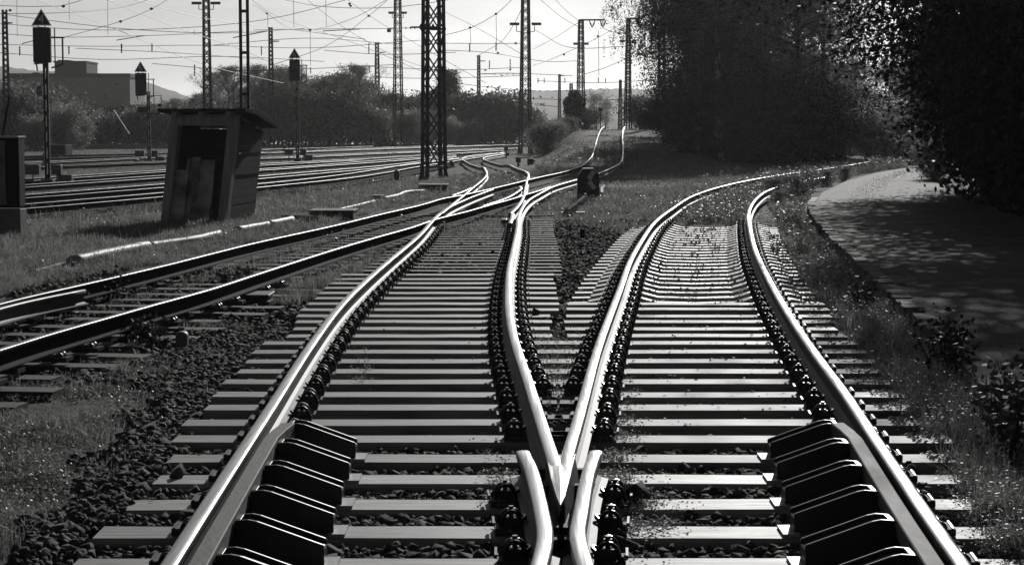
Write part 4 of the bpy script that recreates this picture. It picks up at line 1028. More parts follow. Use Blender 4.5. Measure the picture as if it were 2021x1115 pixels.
wire([(680, -4, 150), (730, 32, 160), (830, 92, 190), (960, 165, 240)], 'wire falling from the top edge across the big mast', weights=[(690, 8, 150), (692, 12, 150)])
wire([(877, 70, 150), (929, 56, 150), (980, 28, 150), (1014, -4, 148)], 'dark wire rising to the right of the big mast', weights=[(928, 55, 150), (979, 28, 150)], ins=[(927, 86, 103, 150), (979, 84, 101, 150)])
wire([(940, 112, 200), (990, 82, 180), (1018, 42, 165), (1033, 10, 155)], 'wire climbing from the far small mast to the floodlit embankment mast', weights=[(983, 105, 170)])
wire([(1062, -4, 120), (1105, 32, 145), (1140, 53, 172)], 'wire from the top edge down to the cross arm mast')
wire([(1093, -3, 130), (1120, 24, 150), (1143, 42, 172)], 'shorter upper wire down to the cross arm mast')
wire([(1052, 98, 155), (1100, 72, 165), (1142, 45, 172)], 'wire between the embankment mast and the cross arm mast')
wire([(1052, 130, 155), (1110, 108, 170), (1190, 70, 168), (1237, 40, 168)], 'long beaded wire rising to the mast on the hump', weights=[(1113, 108, 170), (1180, 72, 168)])
wire([(1150, 148, 175), (1195, 134, 172), (1238, 115, 168)], 'low wire rising from the cross arm mast to the hump mast')
wire([(1190, 56, 172), (1210, 64, 170), (1238, 66, 168)], 'sagging wire hung under the V insulators')
wire([(-20, 66, 160), (140, 74, 150), (290, 71, 150), (480, 62, 160)], 'level wire crossing behind the tall signal head')
wire([(-20, 88, 150), (180, 92, 150), (400, 90, 160), (620, 95, 170), (830, 80, 180)], 'level wire spanning the sky from the left edge to the big mast', ins=[(39, 92, 110, 150), (136, 92, 108, 150), (300, 86, 103, 155)])
wire([(500, 60, 190), (640, 58, 190), (780, 57, 180)], 'horizontal wire meeting the number 10 mast at its insulators', ins=[(516, 92, 110, 185), (728, 86, 106, 190), (384, 128, 150, 170)])
wire([(500, 150, 220), (700, 152, 210), (860, 155, 200), (1030, 150, 200)], 'low level wire crossing in front of the distant bushes', ins=[(613, 133, 146, 210), (729, 131, 144, 215), (690, 133, 150, 215)])
wire([(420, 178, 230), (640, 186, 220), (830, 204, 210)], 'lowest left wire shining across the dark bushes', r=.02)
wire([(420, 190, 230), (640, 194, 220), (830, 208, 210), (1020, 214, 205)], 'second lowest wire shining across the dark bushes', r=.02)
for pts_, nm_ in [([(-20, 46, 150), (200, 60, 150), (520, 40, 160), (700, -4, 165)], 'shallow wire sagging over the pale building'), ([(-10, 104, 170), (200, 118, 170), (430, 112, 170), (640, 122, 180)], 'low shallow wire behind the tall and railed signals'),
        ([(150, 96, 160), (330, 104, 165), (520, 118, 180)], 'faint wire between the tall signal and the short lattice mast'), ([(300, 126, 190), (480, 140, 195), (660, 134, 200), (780, 128, 200)], 'faint wire grazing the bare tree tops'), ([(600, -4, 130), (690, 62, 160), (800, 120, 195), (905, 152, 230)], 'long diagonal wire falling behind the thin distant mast'),
        ([(870, 20, 140), (960, 66, 165), (1030, 108, 175)], 'diagonal wire from the big mast down to the embankment mast'), ([(640, 100, 190), (760, 108, 190), (900, 104, 190)], 'faint level wire behind the number 10 mast'), ([(200, -4, 110), (330, 48, 130), (480, 100, 160), (530, 122, 180)], 'long diagonal wire ending at the short lattice mast'),
        ([(420, 90, 165), (600, 76, 165), (780, 88, 175)], 'gently arched wire between the two floodlit masts at the left'), ([(1056, 60, 155), (1140, 96, 172), (1235, 92, 168)], 'sagging wire strung through the cross arm mast'), ([(700, 130, 210), (860, 138, 205), (1030, 134, 180)], 'faint wire above the pine right of the big mast'), ([(1060, 160, 220), (1180, 164, 220), (1300, 158, 220)], 'far faint wire over the hump')]: wire(pts_, nm_, r=.008)
for yy_, nm_ in ((182, 'third'), (186, 'fourth'), (200, 'fifth'), (206, 'sixth')): wire([(430, yy_, 225), (640, yy_ + 4, 216), (860, yy_ + 12, 208), (1010, yy_ + 15, 204)], f'{nm_} pale wire down the bundle shining across the dark bushes', r=.017)
wire([(880, 86, 160), (960, 87, 158), (1030, 86, 152)], 'level wire between the big mast and the embankment mast', weights=[(1018, 86, 153)])
wire([(880, 100, 190), (960, 104, 185), (1060, 120, 190), (1140, 121, 172)], 'faint sagging wire reaching the cross arm mast', ins=[(966, 120, 137, 190), (1007, 117, 137, 190)], weights=[(958, 139, 190), (1007, 138, 190)])
wire([(950, 146, 230), (1040, 146, 200), (1130, 150, 200)], 'level wire passing the foot of the cross arm mast', ins=[(1115, 154, 165, 200), (1062, 154, 165, 210), (1074, 154, 165, 210), (1195, 155, 163, 200), (1181, 153, 164, 190)])
wire([(870, 160, 260), (960, 172, 260), (1060, 180, 260), (1160, 178, 260)], 'far low wire grazing the hill line on the right', weights=[(991, 150, 240), (1090, 193, 240), (1005, 179, 250)])
wire([(1050, 195, 250), (1150, 198, 240), (1230, 197, 240), (1320, 190, 240)], 'far low wire crossing before the pale hill', weights=[(1252, 193, 240), (1263, 205, 240), (1190, 201, 240)])
wire([(1060, 208, 260), (1160, 214, 250), (1260, 212, 250)], 'lowest far wire behind the ivy clump')
wire([(230, 80, 150), (285, 71, 150)], 'short tilted registration tube hanging left of the floodlit mast', r=.035)
wire([(460, 75, 130), (527, 62, 130)], 'short tilted registration tube crossing the twin channel post', r=.035)
wire([(637, 62, 150), (711, 58, 150)], 'short level registration tube right of the slim signal', r=.035)
wire([(43, 87, 120), (66, 81, 120)], 'short tilted registration tube left of the tall signal', r=.03)
for i, (px, y0, y1, d, lab) in enumerate([(33, -5, 72, 130, 'vertical dropper left of the triangle 4'), (136, -5, 40, 125, 'vertical dropper right of the triangle 4'), (212, -5, 70, 140, 'vertical dropper above the pale building'),
        (383, 60, 70, 150, 'tiny dropper left of the floodlit mast'), (528, 27, 56, 160, 'vertical dropper left of the slim signal'), (579, -3, 55, 150, 'vertical dropper above the slim signal'), (643, -3, 55, 150, 'vertical dropper right of the slim signal'),
        (928, 56, 86, 150, 'vertical dropper right of the big mast'), (979, 28, 84, 150, 'long vertical dropper left of the embankment mast'), (612, 60, 130, 150, 'long dropper below the V shaped wire'), (1181, 60, 150, 185, 'faint long dropper between the two hump masts')]):
    wire([(px, y0, d), (px + 1, y1, d)], lab, r=.006)

# ------------------------------------------------------------------ small trackside things
def dwarf():
    g_ = gp(1161, 396); D = g_.y; k = D / F; o = Vector((g_.x, D, g_.z))
    t = thing('dwarf_signal', 'black dwarf shunting signal with two slanted white bars', 'signal', tuple(o))
    def q(x, y): p = at(1110 + x / 8.575, 310 + y / 8.575, D) - o; return (p.x, 0, p.z)
    P = [q(255, 320), q(350, 200), (q(525, 200)), q(625, 295), q(625, 640), q(540, 700), q(255, 745)]
    b = MB(); b.prism(P, (0, .32, 0)); b.build('signal_box', M['sigblack'], t, bevel=.012)
    for ang, c in ((-32, (490, 310)), (35, (500, 475))):
        cc = q(*c); m_ = Matrix.Rotation(math.radians(ang + (0 if ang < 0 else 0)), 3, 'Y').transposed()
        for s in (-1, 1):
            b = MB(); vv = m_ @ Vector((0, 0, s * .062)); b.box((cc[0] + vv.x, -.012, cc[2] + vv.z), (.112, .02, .112), M=m_); b.build('white_bar', M['markwhite'], t)
    b = MB(); b.prism([(p[0], -.02, p[2]) for p in (q(345, 192), q(528, 192), q(630, 295), q(622, 304), q(522, 203), q(348, 203))], (0, .36, 0)); b.build('hood_edge', M['white'], t)
    b = MB(); b.box((0, .16, .0), (.3, .3, .3)); b.build('foundation', M['duct'], t)
dwarf()
def hose(px, label, r, ribs, m, name):
    r = r * (1 if ribs else .82); w = [gp(a, b_, r * .8) for a, b_ in px]; q = spline([tuple(p) for p in w], .10 if ribs else .25); b = MB()
    rr_ = [r * (1 + (.45 * (i % 2) if ribs else .05 * math.sin(i * 1.7))) for i in range(len(q))]
    b.tube([Vector(p) for p in q], rr_, 10); tag(b.build(name, m, smooth=not ribs), label, 'pipe', 'pale pipes lying in the grass' if not ribs else None)
hose([(1122, 421), (1134, 412), (1146, 402), (1156, 394)], 'pale corrugated hose coming out under the dwarf signal', .085, True, M['pipe'], 'corrugated_hose')
hose([(1187, 384), (1187, 376), (1192, 371)], 'short bent corrugated hose right of the dwarf signal', .06, True, M['pipe'], 'corrugated_hose')
hose([(60, 539), (100, 528), (142, 517)], 'dusty pipe sunk in grass at the left', .04, False, M['duct'], 'conduit_pipe')
hose([(142, 517), (215, 501), (275, 489), (290, 486)], 'thick pale pipe section nearest the left edge', .10, False, M['pipe'], 'conduit_pipe')
hose([(290, 487), (340, 480), (380, 474), (432, 462)], 'pale pipe section in front of the hut shadow', .085, False, M['pipe'], 'conduit_pipe')
hose([(466, 455), (500, 449), (528, 444)], 'pale pipe section just right of the hut', .085, False, M['pipe'], 'conduit_pipe')
hose([(528, 443.5), (552, 439), (575, 434)], 'pale pipe section jointed to the next beside the duct cover', .09, False, M['pipe'], 'conduit_pipe')
hose([(560, 432), (590, 431), (622, 434)], 'pale pipe end lying against the concrete duct cover', .085, False, M['pipe'], 'conduit_pipe')
hose([(668, 415), (700, 408), (738, 398)], 'thin pale pipe stretch behind the concrete duct cover', .055, False, M['pipe'], 'conduit_pipe')
hose([(757, 393), (785, 387), (805, 380), (836, 378)], 'kinked pale pipe ending at the long dark slab', .075, False, M['pipe'], 'conduit_pipe')
def slab(px0, px1, py, h, dep, label, nm='duct_cover', m='duct'):
    a, b_ = gp(px0, py), gp(px1, py); b = MB(); w = b_.x - a.x; b.box((0, 0, h / 2 - .03), (w, dep, h + .06)); b.box((0, -.01, h + .015), (w + .05, dep + .05, .03))
    o = b.build(nm, M[m], bevel=.012); o.location = ((a.x + b_.x) / 2, a.y + dep / 2, a.z); tag(o, label, 'duct cover', 'concrete cable duct covers'); return o
slab(611, 700, 432, .14, 1.0, 'large flat concrete duct cover lying by the side track')
slab(826, 882, 378, .17, .9, 'long dark slab at the end of the pale pipe')
slab(734, 752, 396, .10, .6, 'small dark duct lid between the pale pipes')
slab(404, 530, 606, .10, .45, 'dark box channel lying beside the side track rail', 'point_rod_box', 'rust')
slab(1106, 1152, 425, .035, .35, 'flat plank on the ground by the corrugated hose', 'plank', 'concrete')
# point rods at the distant switch
b = MB()
for (a, c, yy) in ((950, 1010, 428), (1045, 1090, 428), (838, 860, 427)):
    p, q = gp(a, yy, .06), gp(c, yy, .06); b.bar(p, q, .06)
tag(b.build('point_rod', M['rust']), 'dark point rods lying across the distant switch', 'point rod')
def chair():
    a = gp(1005, 452); b = MB(); b.box((0, .3, .06), (.24, .75, .17)); b.box((-.09, .1, .1), (.1, .5, .16)); b.box((.05, -.05, .02), (.4, .2, .08)); o = b.build('slide_chair', M['clip'], bevel=.015); o.location = a; tag(o, 'black cast chair under the stubby wing rail end', 'rail chair')
chair()
def post(px, py, h_px, w_px, label, m, round_top=True, dep=None):
    g_ = gp(px, py); k = g_.y / F; w = w_px * k; h = h_px * k; d_ = dep or w; n = 10
    P = [(-w / 2, 0, -.15), (w / 2, 0, -.15)] + [(w / 2 * math.cos(a), 0, h - w * .35 + w * .35 * math.sin(a)) for a in np.linspace(0, math.pi, n)]
    b = MB(); b.prism([(x, -d_ / 2, z) for x, y, z in P], (0, d_, 0)); o = b.build('marker_post', m, bevel=.008); o.location = g_; tag(o, label, 'marker post', 'stubby marker posts'); return o
p1_ = post(360, 694, 41, 23, 'grey round topped marker post on the ballast left of the turnout', M['cabinet'])
b = MB(); b.box((0, 0, 0), (.02, .02, .02)); 
post(1149, 474, 23, 9, 'dark round topped marker stub on the ballast between the tracks', M['cabdark'])
post(783, 357, 21, 11, 'pale square marker stone before the big mast', M['cabinet'])
post(221, 321, 9, 9, 'small grey box on the yard ground left of the railed signal', M['cabinet'])
post(270, 326, 11, 10, 'small pale box beside the railed signal foot', M['cabinet'])
post(116, 316, 9, 10, 'small dark box by the far rail behind the tall signal', M['cabdark'])
post(915, 304, 8, 7, 'small dark box standing between the far yard rails', M['cabdark'])
post(563, 297, 8, 8, 'tiny dark box on the far rails left of the slim signal', M['cabdark'])
def smallsign():
    g_ = gp(1023, 329); k = g_.y / F; t = thing('diagonal_sign', 'small square sign with a diagonal stripe on a short post', 'sign', tuple(g_))
    b = MB(); b.bar((0, .05, -.1), (0, .05, 8 * k), .12); b.build('post', M['sigblack'], t)
    s = 5 * k; z = 13 * k; b = MB(); b.box((0, 0, z), (2 * s, .05, 2 * s)); f = b.build('board', M['sigblack'], t)
    b = MB()
    for (x, zz, sx, sz) in ((0, s * .85, 2 * s, s * .14), (0, -s * .85, 2 * s, s * .14), (-s * .85, 0, s * .14, 2 * s), (s * .85, 0, s * .14, 2 * s)): b.box((x, -.03, z + zz), (sx * .98, .01, sz * .98))
    b.bar((-s * .55, -.036, z - s * .55), (s * .55, -.036, z + s * .55), s * .2, .01); b.build('stripe', M['whitedim'], f)
    g_ = gp(1048, 326); k = g_.y / F; t = thing('point_motor', 'dark humped switch motor with a bright lamp glass, right of the square sign', 'switch motor', tuple(g_))
    b = MB(); b.box((-1 * k, 0, 7 * k), (13 * k, .6, 12 * k)); b.box((-5 * k, 0, 2 * k), (3 * k, .3, 9 * k)); b.build('housing', M['sigblack'], t, bevel=.05)
    b = MB(); b.tube([(6 * k, -.2, 9 * k), (9 * k, -.2, 8 * k)], [.08, .05], 8); b.build('lamp', M['whitedim'], t)
    g_ = gp(999, 312); k = g_.y / F; t = thing('disc_signal', 'far little disc signal on a short post left of the embankment mast', 'signal', tuple(g_))
    b = MB(); b.bar((0, 0, 0), (0, 0, 18 * k), .1); b.build('post', M['sigblack'], t); b = MB(); b.tube([(0, -.05, 19 * k), (0, .05, 19 * k)], 4 * k, 14); b.build('disc', M['sigblack'], t)
    b = MB(); b.box((3 * k, 0, 7 * k), (6 * k, .3, 5 * k)); b.build('lamp_box', M['cabdark'], t)
    g_ = gp(892, 331); k = g_.y / F; t = thing('junction_box', 'black cable junction box on legs right of the big mast', 'junction box', tuple(g_))
    b = MB(); b.box((0, 0, 8 * k), (9 * k, .5, 9 * k)); b.build('housing', M['sigblack'], t, bevel=.03); b = MB(); b.bar((-2 * k, 0, -.1), (-2 * k, 0, 5 * k), .08); b.bar((2 * k, 0, -.1), (2 * k, 0, 5 * k), .08); b.build('leg', M['sigblack'], t)
smallsign()
def signpost(px, D, z0, h, label):
    t = thing('square_signal', label, 'signal', (at(px, 250, D).x, D, z0)); b = MB(); b.bar((0, 0, 0), (0, 0, h), .09); b.build('post', M['mast'], t); b = MB(); b.box((0, 0, h + .15), (.34, .15, .34)); b.build('board', M['sigblack'], t)
signpost(1185, 170, 1.3, at(0, 220, 170).z - 1.3, 'small black square signal on a post behind the hump crest')
# one loose stone and dropped fastening on the right sleepers
def rock(px, py, s, label, zo=.0, seed=1):
    rr = np.random.default_rng(seed); v = (IV + rr.uniform(-.45, .2, (8, 3)) * np.sign(IV)) * (1.1, .8, .75) * s; p = onsurf(px, py, lambda X, Y: zo + 0 * X, 4, 60)
    v = np.einsum('ij,kj->ki', rotm(1, rr)[0], v); o = npmesh('loose_stone', v, IF, M['stone'], nv=3); o.location = (p[0], p[1], p[2] + s * .55); tag(o, label, 'stone', 'loose stones lying on the sleepers')
rock(1252, 990, .055, 'dark loose stone on the bearer right of the crossing point', .0, 4); rock(1228, 1092, .06, 'dark stone on the ballast right of the right wing rail', -.05, 5)
rock(680 + 0, 947, .03, 'pale pebble on the bearer end', 0, 8); rock(1058, 620, .035, 'dark stone lying on a sleeper right of the curved middle rail', 0, 9); rock(350, 942, .035, 'flat stone lying on the bearer end left of the outer rail', 0, 12)
# ------------------------------------------------------------------ far buildings
def house():
    D = 300; k = D / F; x0 = at(40, 250, D).x; t = thing('apartment_building', 'long pale flat roofed building with a roof storey at the far left', 'building', (x0, D, 0))
    X = lambda px: (px - 40) * k
    Zp = lambda py: CH + (250 - py) * k
    b = MB(); b.box(((X(20) + X(257)) / 2, 6, (Zp(153) - 1) / 2), (X(257) - X(20), 12, Zp(153) + 1)); b.build('wall', M['render'], t)
    b = MB(); b.box(((X(16) + X(259)) / 2, 6, Zp(153) + .22), (X(259) - X(16), 12.6, .62)); b.build('roof', M['render2'], t)
    b = MB(); b.box(((X(104) + X(167)) / 2, 6, (Zp(153) + .53 + Zp(124)) / 2), (X(167) - X(104), 8, Zp(124) - Zp(153) - .53)); b.box(((X(102) + X(168)) / 2, 6, Zp(124) + .1), (X(168) - X(102), 8.5, .25)); b.box(((X(104) + X(127)) / 2, 6, Zp(121)), (X(127) - X(104), 4, .4)); b.build('roof_storey', M['render2'], t)
    b = MB(); b.box(((X(54) + X(66)) / 2, 5, Zp(145) - .1), (X(66) - X(54), 2, .5)); b.build('chimney', M['render2'], t)
    b = MB(); b.box((X(108.5), -.05, Zp(185)), (3.5 * k, .15, 46 * k)); b.build('stair_strip', M['glass'], t)
    for px, py in ((141, 167), (160, 167), (142, 191), (160, 191), (209, 191), (45, 166), (232, 167)):
        b = MB(); h = 5 if py < 170 else 11; b.box((X(px), -.06, Zp(py)), (7.5 * k, .1, h * k)); w = b.build('window', M['whitedim'], t)
        b = MB(); b.box((X(px), -.13, Zp(py)), (6 * k, .06, (h - 1.5) * k)); b.build('pane', M['glass'], w)
    D = 250; k = D / F; x1 = at(258, 250, D).x; t = thing('rear_annex', 'narrow grey annex behind the right end of the pale building', 'building', (at(262, 250, 310).x, 312, 0))
    b = MB(); b.box((0, 0, Zp(165) / 2), (1.4, 8, Zp(165))); b.build('wall', M['render'], t); b = MB(); b.box((0, 0, Zp(165)), (1.6, 8.2, .2)); b.build('roof', M['render2'], t)
    D = 215; k = D / F; Zq = lambda py: CH + (250 - py) * k
    t = thing('low_shed', 'long low dark flat roofed shed behind the yard left of the hut', 'shed', (at(265, 250, D).x, D, 0))
    w = 135 * k; b = MB(); b.box((0, 3, Zq(214) / 2), (w, 6, Zq(214))); b.build('wall', M['render2'], t); b = MB(); b.box((0, 3, Zq(210)), (w + .5, 6.6, 5 * k)); b.build('roof', M['render'], t)
    t = thing('low_shed', 'lower dark lean-to roof with two round vents before the pale building', 'shed', (at(190, 250, D - 12).x, D - 12, 0)); k = (D - 12) / F; w = 95 * k
    b = MB(); b.box((0, 3, (CH + 33 * k) / 2), (w, 6, CH + 31 * k)); b.build('wall', M['render2'], t); b = MB(); b.box((0, 3, CH + 32.5 * k), (w + .4, 6.4, .14)); b.build('roof', M['felt'], t)
    for px in (165, 183):
        b = MB(); x = (px - 190) * k; b.tube([(x, 2, CH + 32 * k), (x, 2, CH + 37 * k), (x, 2, CH + 38 * k), (x, 2, CH + 43 * k)], [.16, .16, .2, .12], 10); b.build('vent', M['render'], t)
    D = 190; t = thing('round_sign', 'round pale sign disc on a thin pole before the low shed', 'sign', (at(243, 250, D).x, D, 0)); k = D / F
    b = MB(); b.bar((0, 0, 0), (0, 0, CH + 62 * k), .06); b.build('pole', M['mast'], t); b = MB(); b.tube([(0, -.08, CH + 36 * k), (0, -.05, CH + 36 * k)], 5 * k, 18); b.build('disc', M['cabinet'], t)
    a, c = at(224, 218, 175), at(255, 265, 175); b = MB(); b.bar(a, c, .11)
    for i in range(9): p = a + (c - a) * (i + .5) / 9; b.box(p, (.16, .05, .05))
    tag(b.build('barrier_pole', M['white']), 'slanting bright white pole above the bushes left of the hut', 'pole')
    g_ = gp(120, 307); k = g_.y / F; b = MB(); b.box((0, 0, 10 * k), (34 * k, 2, 22 * k)); b.box((11 * k, -.6, 10 * k), (11 * k, 1.2, 21 * k)); o = b.build('dark_container', M['cabdark'], bevel=.05); o.location = g_; tag(o, 'dark boxy container at the bush edge behind the tall signal', 'container')
    a = gp(840, 283); k = a.y / F; b = MB(); b.box((0, 0, 9 * k), (24 * k, 2, 20 * k)); b.box((0, 0, 20 * k), (27 * k, 2.6, 1.5 * k)); o = b.build('trackside_hut', M['cabdark']); o.location = (at(756, 250, 212).x, 212, -.5); tag(o, 'far low dark hut among bushes left of the number 10 mast', 'hut')
    # long low board fence behind the yard
    a = at(115, 289, 176); c = at(335, 288, 176); b = MB(); b.box(((a.x + c.x) / 2, 176, -.1), (c.x - a.x, .08, .45))
    for x in np.arange(a.x, c.x, 2.4): b.box((x, 176.1, -.15), (.12, .12, .9))
    tag(b.build('board_fence', M['wood']), 'low board fence along the far side of the yard', 'fence')
house()

# ------------------------------------------------------------------ hills
def hill(name, ridge, D, depth, seed):
    w = [(at(px, py, D).x, at(px, py, D).z) for px, py in ridge]; xs_ = np.arange(w[0][0], w[-1][0], D * .0016); zt = np.interp(xs_, [q[0] for q in w], [q[1] for q in w]); r = np.random.default_rng(seed)
    rows = 46; V = []; yy = np.linspace(-.55, 1, rows)
    for j, v in enumerate(yy):
        prof = math.cos(max(-1, min(1, v)) * 1.45) if v > 0 else 1 - (v / .55) ** 2 * 1.0
        z = zt * prof + (r.normal(0, 1, len(xs_)) * .55 + np.abs(nz(xs_, xs_ * 0 + v * depth, .35, seed)) * 1.6 - .8) * (D / 2000) * (.25 + .75 * max(0, prof))
        V.append(np.stack([xs_ + r.normal(0, D * .0005, len(xs_)), np.full(len(xs_), D + v * depth) + r.normal(0, depth / rows * .2, len(xs_)), z - 4 * (j == 0)], 1))
    V = np.concatenate(V); n = len(xs_); idx = np.arange(rows * n).reshape(rows, n)
    Fq = np.stack([idx[:-1, :-1].ravel(), idx[:-1, 1:].ravel(), idx[1:, 1:].ravel(), idx[1:, :-1].ravel()], 1)
    tag(npmesh(name, V, Fq, M['hill'], smooth=False), kind='structure')
hill('hill', [(560, 236), (700, 226), (820, 214), (900, 202), (950, 194), (1000, 186), (1050, 181), (1130, 179), (1200, 176), (1330, 178), (1480, 184), (1700, 200), (2050, 230)], 2100, 700, 3)
hill('hill', [(-300, 175), (0, 132), (60, 139), (130, 143), (210, 147), (262, 160), (285, 171), (310, 183), (340, 193), (375, 205), (430, 214), (520, 230)], 1500, 500, 4)

# ------------------------------------------------------------------ trees
def skeleton(r, H, R, cb, n1, droop=0.0, rise=.6, trunk_r=.16, lean=.04, prof=None, multi=1, sub=4):
    b = MB(); anchors = []
    prof = prof or (lambda t: math.sin(math.pi * min(1, .12 + .92 * t)) ** .7)
    for mt in range(multi):
        a0 = r.uniform(0, 6.28); lx, ly = math.cos(a0) * lean * H, math.sin(a0) * lean * H
        o = Vector((r.uniform(-.3, .3) * (multi > 1), r.uniform(-.3, .3) * (multi > 1), 0)); K = 8
        tp = [o + Vector((lx * (i / K) ** 1.4 + r.uniform(-.03, .03) * H * .12, ly * (i / K) ** 1.4 + r.uniform(-.03, .03) * H * .12, -.2 + (H * .97 + .2) * i / K)) for i in range(K + 1)]
        b.tube(tp, [trunk_r * (1.25 if i == 0 else 1) * (1 - .93 * (i / K)) + .008 for i in range(K + 1)], 7)
        m = n1 // multi
        for i in range(m):
            t = cb + (.98 - cb) * ((i + r.random() * .8) / m); u = (t - cb) / (1 - cb)
            az = i * 2.399 + r.uniform(-.5, .5) + mt; L = R * prof(u) * r.uniform(.65, 1.15)
            f = t * K; k = min(K - 1, int(f)); p = tp[k].lerp(tp[k + 1], f - k)
            d = Vector((math.cos(az), math.sin(az), 0)); q = [p]
            for s in range(1, 6):
                v = s / 5; q.append(p + d * L * v + Vector((r.uniform(-.06, .06) * L, r.uniform(-.06, .06) * L, L * (rise * v - droop * v * v * 1.2))))
            r0 = trunk_r * .42 * (1 - .6 * u) * (L / R) ** .5 + .01
            b.tube(q, [r0 * (1 - .85 * s / 5) for s in range(6)], 4, cap=False)
            for s in range(1, 6):
                if s >= 2: anchors.append(q[s])
                for _ in range(sub if s >= 2 else 1):
                    e = q[s] + Vector((r.uniform(-1, 1), r.uniform(-1, 1), r.uniform(-.5, .8) - droop * .5)) * L * r.uniform(.18, .40)
                    mid = q[s].lerp(e, .5) + Vector((0, 0, .04 * L)); b.tube([q[s], mid, e], [r0 * .35, r0 * .22, r0 * .1], 3, cap=False); anchors += [mid, e]
    return b, anchors
PROTO = {}
def tree_mesh(key, H, R, cb, n1, nleaf, lsize, leaf_m, bark_m, seed, spread=.55, strand=0.0, flat=.0, **kw):
    r = random.Random(seed); b, anc = skeleton(r, H, R, cb, n1, **kw); g = np.random.default_rng(seed)
    A = np.array([tuple(p) for p in anc])
    # every third clump is thin: the crown keeps holes
    wgt = g.choice([.15, .6, 1.0, 1.7], len(A), p=[.22, .28, .3, .2]); wgt /= wgt.sum()
    i = g.choice(len(A), nleaf, p=wgt); c = A[i] + g.normal(0, spread, (nleaf, 3)) * (1, 1, .8)
    if strand:
        ln = g.uniform(.3, 1, len(A)) * strand; sway = g.normal(0, .12, (len(A), 2))
        t = g.random(nleaf); c = A[i] + g.normal(0, spread * .42, (nleaf, 3)); j2 = g.integers(0, 3, nleaf); off = np.stack([np.sin(i * 3.1 + j2 * 1.9), np.cos(i * 1.7 + j2 * 2.3)], 1) * spread
        c[:, :2] = A[i][:, :2] + off + g.normal(0, .035, (nleaf, 2)) + sway[i] * t[:, None]; c[:, 2] = A[i][:, 2] - ln[i] * t + g.normal(0, .08, nleaf)
    c[:, 2] = np.maximum(c[:, 2], .05)
    V, Fq = leaves(c, lsize * g.uniform(.6, 1.4, nleaf), g, flat)
    co = npmesh('crown', V, Fq, leaf_m); to = b.build('trunk', bark_m)
    PROTO[key] = (co.data, to.data); bpy.data.objects.remove(co); bpy.data.objects.remove(to)
def tree(key, x, y, z, label, cat='tree', group=None, s=1.0, rz=None, sz=1.0, name='tree'):
    t = thing(name, label, cat, (x, y, z), RNG.uniform(0, 6.28) if rz is None else rz, group); c, tr = PROTO[key]
    t.scale = (s, s, s * sz); inst(c, 'crown', t, (0, 0, 0)); inst(tr, 'trunk', t, (0, 0, 0)); return t
tree_mesh('birch', 16, 4.6, .40, 34, 64000, .09, M['leaf_dark'], M['birch'], 2, spread=.30, strand=1.9, droop=.7, rise=.75, trunk_r=.20, lean=.04)
tree_mesh('oak', 15, 5.2, .12, 36, 60000, .16, M['leaf_dark'], M['bark'], 3, spread=.6, droop=.15, rise=.5, trunk_r=.30)
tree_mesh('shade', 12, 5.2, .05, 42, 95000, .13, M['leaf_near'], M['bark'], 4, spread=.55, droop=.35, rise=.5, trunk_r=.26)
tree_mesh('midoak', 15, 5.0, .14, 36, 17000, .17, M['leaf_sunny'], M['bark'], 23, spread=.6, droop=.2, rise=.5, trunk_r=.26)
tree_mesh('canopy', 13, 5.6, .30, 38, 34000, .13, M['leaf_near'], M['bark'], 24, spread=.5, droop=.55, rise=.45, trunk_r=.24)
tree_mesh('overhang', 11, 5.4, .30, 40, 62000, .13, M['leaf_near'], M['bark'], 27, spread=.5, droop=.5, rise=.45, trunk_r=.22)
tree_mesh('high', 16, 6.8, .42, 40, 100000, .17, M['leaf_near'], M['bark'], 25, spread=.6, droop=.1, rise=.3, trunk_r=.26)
tree_mesh('light', 11, 4.4, .08, 32, 13000, .21, M['leaf_light'], M['bark'], 5, spread=.6, droop=.2, rise=.6, trunk_r=.18)
tree_mesh('mid', 9, 3.6, .10, 28, 9500, .30, M['leaf_mid'], M['bark'], 6, spread=.55, rise=.7, trunk_r=.16)
tree_mesh('sparse', 9, 2.8, .12, 34, 15000, .13, M['leaf_light'], M['bark'], 7, spread=.24, rise=.95, trunk_r=.16, multi=2, sub=5)
tree_mesh('vbush', 1.0, .75, .02, 22, 2600, .075, M['weed'], M['bark'], 28, spread=.12, rise=.8, trunk_r=.015, multi=3)
tree_mesh('bush', 3.2, 2.3, .03, 26, 7500, .22, M['leaf_mid'], M['bark'], 8, spread=.36, rise=.7, trunk_r=.06, multi=3)
tree_mesh('rbush', 3.4, 2.6, .02, 26, 8000, .25, M['leaf_row'], M['bark'], 29, spread=.4, rise=.7, trunk_r=.06, multi=3)
tree_mesh('dbush', 3.4, 2.6, .02, 26, 18000, .16, M['leaf_dark'], M['bark'], 9, spread=.4, rise=.7, trunk_r=.06, multi=3)
tree_mesh('lbush', 2.6, 1.7, .02, 24, 11000, .13, M['leaf_light'], M['bark'], 10, spread=.28, rise=1.1, trunk_r=.04, multi=3)
tree_mesh('pine', 9, 2.6, .35, 30, 22000, .17, M['leaf_dark'], M['bark'], 11, spread=.30, rise=.2, droop=.1, trunk_r=.16, prof=lambda t: 1.0 - .7 * t, flat=.3)
tree_mesh('spruce', 6, 1.0, .05, 40, 9000, .13, M['leaf_dark'], M['bark'], 12, spread=.13, rise=-.15, trunk_r=.08, prof=lambda t: 1.02 - t)
tree_mesh('sapling', 3.6, 1.5, .2, 20, 1800, .13, M['leaf_light'], M['bark'], 13, spread=.25, rise=1.0, trunk_r=.04, multi=2)
